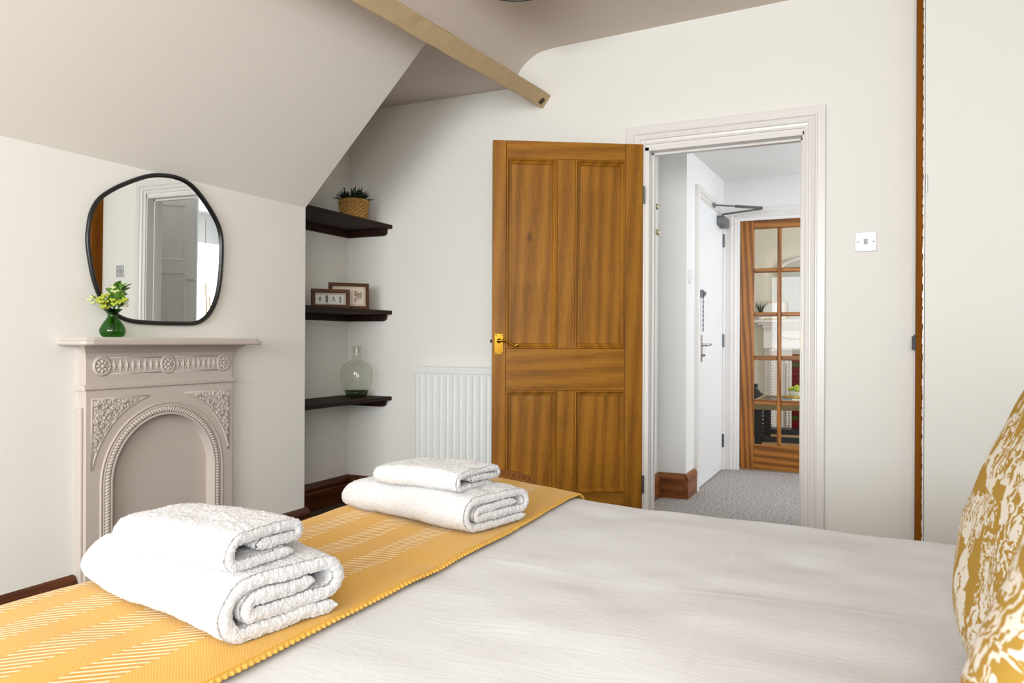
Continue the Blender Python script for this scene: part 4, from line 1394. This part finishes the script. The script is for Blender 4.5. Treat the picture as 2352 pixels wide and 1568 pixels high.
EDGE_X = [-1.2, -0.95, -0.66, -0.50, -0.28, -0.10, 0.09, 0.16, 0.9]
EDGE_Z = [0.018, 0.020, 0.002, -0.010, -0.014, -0.018, -0.022, -0.024, -0.02]


def foot_x(Y):
    return -1.195 + 0.075 * (np.clip(Y, 0.3, 1.95) - 0.7)


def bed_surface(a, b, lift=0.0, amp=1.0):
    """a: unrolled x (decreasing past the foot), b: unrolled y"""
    yc = (BY0 + BY1) / 2
    hw_ = (BY1 - BY0) / 2 + lift
    sy = np.sign(b - yc)
    py, dy = roll(np.abs(b - yc), hw_)
    Yp = yc + sy * py
    fx = foot_x(Yp)
    px, dx = roll(-(a) + 0.0, -(fx) + lift)
    Xp = -px
    top = 0.574 + lift
    far = np.clip((Yp - 0.9) / 0.95, 0, 1) ** 2
    top = top + far * np.interp(Xp, EDGE_X, EDGE_Z)
    pts = np.stack([a.ravel(), b.ravel(), np.zeros(a.size)], 1)
    w = 0.0030 * vnoise(pts * np.array([3.2, 5.0, 1]), 1) + 0.0016 * vnoise(pts * np.array([9, 14, 1]), 2)
    # long soft ripples running across the bed
    rip = vnoise(np.stack([pts[:, 0] * 2.0 + pts[:, 1] * 5.5, pts[:, 0] * 8.0 - pts[:, 1] * 2.0, np.zeros(len(pts))], 1), 3)
    w = w + 0.0028 * np.sign(rip) * np.abs(rip) ** 1.5
    w = (w * amp * 1.35).reshape(a.shape)
    Z = top - np.maximum(dx, dy) + w
    wob = (0.012 * vnoise(np.stack([pts[:, 0] * 7, pts[:, 1] * 7, np.full(len(pts), 5.0)], 1), 4)).reshape(a.shape)
    Yp = Yp + sy * wob * np.clip(dy / 0.1, 0, 1)
    Xp = Xp + wob * np.clip(dx / 0.1, 0, 1)
    Z = np.maximum(Z, 0.13)
    return np.stack([Xp, Yp, Z], -1)


def surf_z(x, y):
    p = bed_surface(np.array([[x]]), np.array([[y]]))
    return float(p[0, 0, 2])


aa = np.linspace(-1.45, 0.86, 300)
bb = np.linspace(BY0 - 0.33, BY1 + 0.33, 230)
Ag, Bg = np.meshgrid(aa, bb, indexing='ij')
Pd = bed_surface(Ag, Bg)
# pressed fold lines of the cotton cover
for ln, wd in ((-0.22, 0.004), (0.12, 0.004)):
    Pd[..., 2] += 0.0016 * np.exp(-((Ag - ln - 0.02 * np.sin(Bg * 3)) / wd) ** 2)
Pd[..., 2] += 0.0013 * np.exp(-((Bg - 1.27 - 0.015 * np.sin(Ag * 4)) / 0.004) ** 2)
du = link('duvet', grid_mesh('duvet', Pd, m_duvet))
tag(du, 'white cotton duvet spread over the bed', 'duvet')
sd = du.modifiers.new('solid', 'SOLIDIFY')
sd.thickness = 0.02
sd.offset = -1

# mustard throw across the foot
tx0, tx1 = -1.42, -0.686
an = np.linspace(tx0, tx1, 150)
bn = np.linspace(BY0 - 0.25, BY1 + 0.25, 330)
Ag, Bg = np.meshgrid(an, bn, indexing='ij')
Agd = Ag + 0.004 * np.sin(Bg * 6)
Pt = bed_surface(Agd, Bg, lift=0.007)
tme = grid_mesh('throw', Pt, m_throw)
uvl = tme.uv_layers.new(name='UVMap')
lv_idx = np.empty(len(tme.loops), dtype=np.int32)
tme.loops.foreach_get('vertex_index', lv_idx)
uvs = np.stack([(Ag.ravel() + 1.165), Bg.ravel()], 1)[lv_idx]
uvl.data.foreach_set('uv', uvs.ravel().astype(np.float32))
thr = thing('throw_blanket', label='mustard herringbone throw laid across the foot of the bed', cat='throw')
to = link('cloth', tme, thr)
sd = to.modifiers.new('solid', 'SOLIDIFY')
sd.thickness = 0.005
sd.offset = 1
# hem along its inner edge: a stitched roll
bh = np.linspace(BY0 - 0.25, BY1 + 0.25, 1500)
ah = np.full_like(bh, tx1) + 0.004 * np.sin(bh * 6)
hp_ = bed_surface(ah[:, None], bh[:, None], lift=0.0085)[:, 0, :]
nr = 10
ringv = []
for i in range(len(hp_)):
    t = hp_[min(i + 1, len(hp_) - 1)] - hp_[max(i - 1, 0)]
    t = t / np.linalg.norm(t)
    n1 = np.array([1.0, 0, 0]) - t * t[0]
    n1 /= np.linalg.norm(n1)
    n2 = np.cross(t, n1)
    row = []
    for j in range(nr):
        a_ = 2 * PI * j / nr
        rr = 0.0042 + 0.0006 * math.sin(bh[i] * 2 * PI / 0.0105 + 2.6 * math.cos(a_))
        row.append(hp_[i] + (n1 * math.cos(a_) * 1.5 + n2 * math.sin(a_) * 0.75) * rr)
    ringv.append(row)
Rv = np.array(ringv).transpose(1, 0, 2)
link('hem', grid_mesh('hem', Rv, m_hem, closed_u=True), thr)

# ------------------------------------------------------------------ towels


STEP = 0.0019


def folded_towel(name, L, W, H, loc, rz, label, tuck=0.06, seed=0, taper=0.3, band=None, layers=4, pile=60000):
    if layers == 4:
        t = H / 4.25
        y0, y1, y2, y3 = t * 0.55, t * 1.62, t * 2.65, H - t * 0.5
    else:
        t = H / 3.15
        y0, y1, y3 = t * 0.5, t * 1.6, H - t * 0.5
    path = []

    def line(a, b):
        n = max(2, int(math.hypot(b[0] - a[0], b[1] - a[1]) / STEP))
        for i in range(n):
            s = i / n
            path.append((a[0] + (b[0] - a[0]) * s, a[1] + (b[1] - a[1]) * s))

    def arc(c, r, a0, a1):
        n = max(4, int(abs(a1 - a0) * r / STEP))
        for i in range(n):
            a = a0 + (a1 - a0) * i / n
            path.append((c[0] + r * math.cos(a), c[1] + r * math.sin(a)))
    rl = (y3 - y0) / 2
    line((W * (0.93 if layers == 4 else 0.80), y0), (rl * 0.8, y0))
    n = 26
    for i in range(n):
        a = -PI / 2 - PI * i / n
        path.append((rl * 0.8 + rl * 0.8 * math.cos(a), (y0 + y3) / 2 + rl * math.sin(a)))
    rr = (y3 - y1) / 2
    line((rl * 0.8, y3), (W - rr - t * 0.5, y3))
    arc((W - rr - t * 0.5, (y3 + y1) / 2), rr, PI / 2, -PI / 2)
    line((W - rr - t * 0.5, y1), (tuck + t * 0.5, y1))
    if layers == 4:
        r2 = (y2 - y1) / 2
        arc((tuck + t * 0.5, (y1 + y2) / 2), r2, -PI / 2, -3 * PI / 2)
        line((tuck + t * 0.5, y2), (W - rr * 1.9 - t * 0.4, y2))
    P = np.array(path)
    k = len(P)
    sp = np.arange(k)[:, None] * STEP
    wv = vnoise(np.hstack([sp * 18, np.full_like(sp, seed), sp * 0]), seed)
    P[:, 1] += 0.0012 * wv
    T = np.gradient(P, axis=0)
    T /= np.linalg.norm(T, axis=1)[:, None] + 1e-9
    Nn = np.stack([-T[:, 1], T[:, 0]], 1)
    hw = t * 0.49 * np.ones(k)
    hw[:8] *= np.sqrt(np.linspace(0.12, 1, 8))
    hw[-8:] *= np.sqrt(np.linspace(1, 0.12, 8))
    out = np.vstack([P + Nn * hw[:, None], (P - Nn * hw[:, None])[::-1]])
    m = len(out)
    nl_ = int(L / 0.0021)
    ls_ = np.linspace(0, L, nl_)
    offs = vnoise(np.hstack([sp * 9, np.full_like(sp, seed + 3.3), sp * 0]), seed + 1) * 0.004
    off2 = vnoise(np.hstack([sp * 9, np.full_like(sp, seed + 9.3), sp * 0]), seed + 2) * 0.004
    offs = np.concatenate([offs, offs[::-1]])
    off2 = np.concatenate([off2, off2[::-1]])
    U = ls_[None, :] + np.zeros((m, 1))
    U = U * (1 + (off2[:, None] - offs[:, None]) / L) + offs[:, None]

    def place(u, c, z):
        lft = np.exp(-np.clip(u, 0, None) / 0.035)
        rgt = np.exp(-np.clip(L - u, 0, None) / 0.02)
        z = z * (1 - taper * lft - 0.05 * rgt)
        z = z * (1 + 0.06 * np.sin(PI * np.clip(u / L, 0, 1)) - 0.03) * (1 - 0.10 * ((c / W - 0.5) * 2) ** 4)
        c = c + 0.004 * np.sin(u * 25 + seed) + lft * (c - W / 2) * -0.16
        return u, c, z
    u, c, z = place(U, out[:, 0:1] + 0 * U, out[:, 1:2] + 0 * U)
    G = np.stack([u, c, z], -1)
    # end caps
    caps = []
    for end in (0, 1):
        mm = 8
        s = np.linspace(1, -1, mm)[None, :]
        cc = P[:, 0:1] + Nn[:, 0:1] * hw[:, None] * s
        zc = P[:, 1:2] + Nn[:, 1:2] * hw[:, None] * s
        bul = (1 - s ** 2) * 0.004
        ue = (offs[:k, None] if end == 0 else L + off2[:k, None]) + bul * (-1 if end == 0 else 1)
        u, c, z = place(ue + 0 * zc, cc, zc)
        caps.append(np.stack([u, c, z], -1))
    verts = [G.reshape(-1, 3)]
    faces = []
    idx = np.arange(m * nl_).reshape(m, nl_)
    nxt = np.roll(idx, -1, 0)
    faces.append(np.stack([idx[:, :-1], nxt[:, :-1], nxt[:, 1:], idx[:, 1:]], -1).reshape(-1, 4))
    base = m * nl_
    for ci, cp in enumerate(caps):
        kk_, mm = cp.shape[:2]
        id2 = np.arange(kk_ * mm).reshape(kk_, mm) + base
        # stitch to the side surface by sharing the border vertices
        col = 0 if ci == 0 else nl_ - 1
        id2[:, 0] = idx[:k, col]
        id2[:, -1] = idx[::-1][:k, col]
        f = np.stack([id2[:-1, :-1], id2[1:, :-1], id2[1:, 1:], id2[:-1, 1:]], -1).reshape(-1, 4)
        if ci == 1:
            f = f[:, ::-1]
        faces.append(f)
        verts.append(cp.reshape(-1, 3))
        base += kk_ * mm
    V = np.vstack(verts)
    Fc = np.vstack(faces)
    # terry pile
    amp = np.full(len(V), 0.0011)
    if band is not None:
        bmask = np.abs(V[:, 0] - band) < 0.007
        amp[bmask] = 0.0003
        near = np.exp(-((V[:, 0] - band) / 0.004) ** 2)
        cen = np.array([0, W / 2, H / 2])
        dv_ = (V - cen) * np.array([0, 1, 1])
        dv_ /= np.linalg.norm(dv_, axis=1)[:, None] + 1e-9
        V = V - dv_ * (near * 0.0014)[:, None]
    for ax in range(3):
        V[:, ax] += amp * (vnoise(V * 390 + 17.3 * ax, seed + 20 + ax) + 0.5 * vnoise(V * 170 + 5.1 * ax, seed + 30 + ax))
    low = 0.0014
    for ax in range(3):
        V[:, ax] += low * vnoise(V * 38 + 7.7 * ax, seed + 50 + ax) * (0.4 if ax == 0 else 1)
    V[:, 1] -= W / 2
    V[:, 0] -= L / 2
    V[:, 2] = np.maximum(V[:, 2], 0.0)
    me = bpy.data.meshes.new(name)
    me.from_pydata(V.tolist(), [], Fc.tolist())
    me.polygons.foreach_set('use_smooth', [True] * len(me.polygons))
    me.materials.append(m_towel)
    o = link(name, me)
    o.location = loc
    o.rotation_euler = (0, 0, rz)
    # loose loops of the pile: tiny slivers standing off the surface
    r_ = np.random.default_rng(seed)
    fa_, fb_, fc_ = V[Fc[:, 0]], V[Fc[:, 1]], V[Fc[:, 3]]
    nf = np.cross(fb_ - fa_, fc_ - fa_)
    ar = np.linalg.norm(nf, axis=1)
    pick = r_.choice(len(Fc), size=pile, p=ar / ar.sum())
    uu, ww = r_.random(pile)[:, None], r_.random(pile)[:, None]
    bp_ = fa_[pick] + (fb_ - fa_)[pick] * uu + (fc_ - fa_)[pick] * ww
    nn = nf[pick] / (ar[pick][:, None] + 1e-12)
    dj = nn + r_.normal(size=(pile, 3)) * 0.55
    dj /= np.linalg.norm(dj, axis=1)[:, None]
    sd_ = np.cross(dj, r_.normal(size=(pile, 3)))
    sd_ /= np.linalg.norm(sd_, axis=1)[:, None]
    ln_ = r_.uniform(0.0012, 0.0026, size=(pile, 1))
    tv = np.stack([bp_ - sd_ * 0.00032, bp_ + sd_ * 0.00032, bp_ + dj * ln_], 1).reshape(-1, 3)
    tv[:, 2] = np.maximum(tv[:, 2], 0.0)
    pm_ = bpy.data.meshes.new('pile')
    pm_.from_pydata(tv.tolist(), [], np.arange(3 * pile).reshape(-1, 3).tolist())
    pm_.materials.append(m_towel)
    tag(link('pile', pm_, o), kind='stuff')
    return tag(o, label, 'towel', 'white towels on the bed')


TZ1 = 0.587
folded_towel('bath_towel', 0.420, 0.192, 0.092, (-0.920, 0.858, TZ1), math.atan2(-0.084, 0.405), 'large folded white bath towel nearest the camera, under the hand towel', seed=1, tuck=0.030)
folded_towel('hand_towel', 0.245, 0.134, 0.054, (-0.862, 0.803, TZ1 + 0.090), -0.07, 'folded white hand towel on top of the nearest bath towel', seed=2, tuck=0.035, band=0.085, taper=0.2, layers=3)
folded_towel('bath_towel', 0.395, 0.200, 0.076, (-0.899, 1.481, TZ1 + 0.004), math.atan2(-0.095, 0.39), 'large folded white bath towel further from the camera, by the pine door', seed=3, tuck=0.030)
folded_towel('hand_towel', 0.230, 0.156, 0.046, (-0.870, 1.458, TZ1 + 0.077), -0.10, 'folded white hand towel on top of the further bath towel', seed=4, tuck=0.03, band=0.085, taper=0.2, layers=3)

# ------------------------------------------------------------------ cushions and pillows


def cushion(name, mat, w, h, T, n=44, pinch=0.10):
    u = np.linspace(-1, 1, n)
    Ug, Vg = np.meshgrid(u, u, indexing='ij')
    prof = (np.clip(1 - np.abs(Ug) ** 2.4, 0, 1) * np.clip(1 - np.abs(Vg) ** 2.4, 0, 1)) ** 0.55
    X = Ug * w / 2 * (1 - pinch * (1 - Vg ** 2) * Ug ** 2 * 0.8)
    Zz = Vg * h / 2 * (1 - pinch * (1 - Ug ** 2) * Vg ** 2 * 0.8)
    pts = np.stack([Ug.ravel() * 3, Vg.ravel() * 3, np.zeros(n * n)], 1)
    wr = 0.010 * vnoise(pts, 3).reshape(n, n) * (1 - prof * 0.5)
    front = np.stack([X, -T / 2 * prof + wr * prof, Zz], -1)
    back = np.stack([X, T / 2 * prof + wr * prof, Zz], -1)
    V = np.vstack([front.reshape(-1, 3), back.reshape(-1, 3)])
    idx = np.arange(n * n).reshape(n, n)
    q1 = np.stack([idx[:-1, :-1], idx[1:, :-1], idx[1:, 1:], idx[:-1, 1:]], -1).reshape(-1, 4)
    q2 = q1[:, ::-1] + n * n
    me = bpy.data.meshes.new(name)
    me.from_pydata(V.tolist(), [], np.vstack([q1, q2]).tolist())
    uvl = me.uv_layers.new(name='UVMap')
    uv = np.stack([Ug.ravel() * w / 2 + w, Vg.ravel() * h / 2 + h], 1)
    uv = np.vstack([uv, uv + 1.7])
    li = np.empty(len(me.loops), dtype=np.int32)
    me.loops.foreach_get('vertex_index', li)
    uvl.data.foreach_set('uv', (uv[li] * 3.0).ravel().astype(np.float32))
    bm = bmesh.new()
    bm.from_mesh(me)
    bmesh.ops.remove_doubles(bm, verts=bm.verts, dist=1e-5)
    bm.to_mesh(me)
    bm.free()
    me.polygons.foreach_set('use_smooth', [True] * len(me.polygons))
    me.materials.append(mat)
    return me


def put_cushion(name, me, loc, nrm, up, label, cat, group=None):
    o = link(name, me)
    y = -Vector(nrm).normalized()
    z = (Vector(up) - y * Vector(up).dot(y)).normalized()
    x = y.cross(z)
    o.matrix_world = Matrix(((x.x, y.x, z.x, loc[0]), (x.y, y.y, z.y, loc[1]), (x.z, y.z, z.z, loc[2]), (0, 0, 0, 1)))
    return tag(o, label, cat, group)


cu = cushion('scatter_cushion', m_cushion, 0.46, 0.46, 0.17)
put_cushion('scatter_cushion', cu, (0.196, 0.978, 0.803), (-0.937, -0.036, 0.349), (0.35, -0.054, 0.935), 'mustard and cream bird print cushion propped further from the camera', 'cushion', 'bird print cushions')
put_cushion('scatter_cushion', cu.copy(), (0.218, 0.618, 0.818), (-0.727, 0.617, 0.303), (0.305, -0.105, 0.947), 'mustard and cream bird print cushion in the bottom right corner', 'cushion', 'bird print cushions')
pw = cushion('sleeping_pillow', m_duvet, 0.68, 0.46, 0.17)
put_cushion('sleeping_pillow', pw, (0.66, 1.46, 0.80), (-0.90, 0, 0.42), (0.45, 0, 0.9), 'plump white pillow against the headboard on the door side', 'pillow', 'white pillows')
put_cushion('sleeping_pillow', pw.copy(), (0.66, 0.76, 0.80), (-0.90, 0, 0.42), (0.45, 0, 0.9), 'plump white pillow against the headboard on the window side', 'pillow', 'white pillows')

# ------------------------------------------------------------------ wicker stool beyond the bed corner
ws = thing('wicker_stool', (-1.105, 2.14, 0), label='round brown wicker stool between the bed corner and the pine door', cat='stool')
top = MB()
for i in range(9):
    rr = 0.150 - 0.016 * i
    zc = 0.535 + 0.022 * (1 - (rr / 0.15) ** 2)
    n = max(8, int(2 * PI * rr / 0.008))
    top.tube([((rr + 0.001 * (j % 2)) * math.cos(2 * PI * j / n), (rr + 0.001 * (j % 2)) * math.sin(2 * PI * j / n), zc + 0.002 * (j % 2)) for j in range(n)], 0.0105, 6, closed=True)
top.build('woven_seat', m_wicker, ws, smooth=True)
sdm = MB()
for i in range(22):
    z = 0.03 + i * 0.0225
    rr = 0.150 - 0.02 * math.sin(PI * z / 0.56)
    sdm.tube([(rr * math.cos(2 * PI * j / 40), rr * math.sin(2 * PI * j / 40), z + 0.002 * (j % 2)) for j in range(40)], 0.0125, 6, closed=True)
sdm.build('woven_body', m_wicker, ws, smooth=True)
MB().lathe([(0.16, 0.0), (0.165, 0.01), (0.155, 0.02), (0.0, 0.02)], n=36).build('foot_ring', m_wicker, ws, smooth=True)
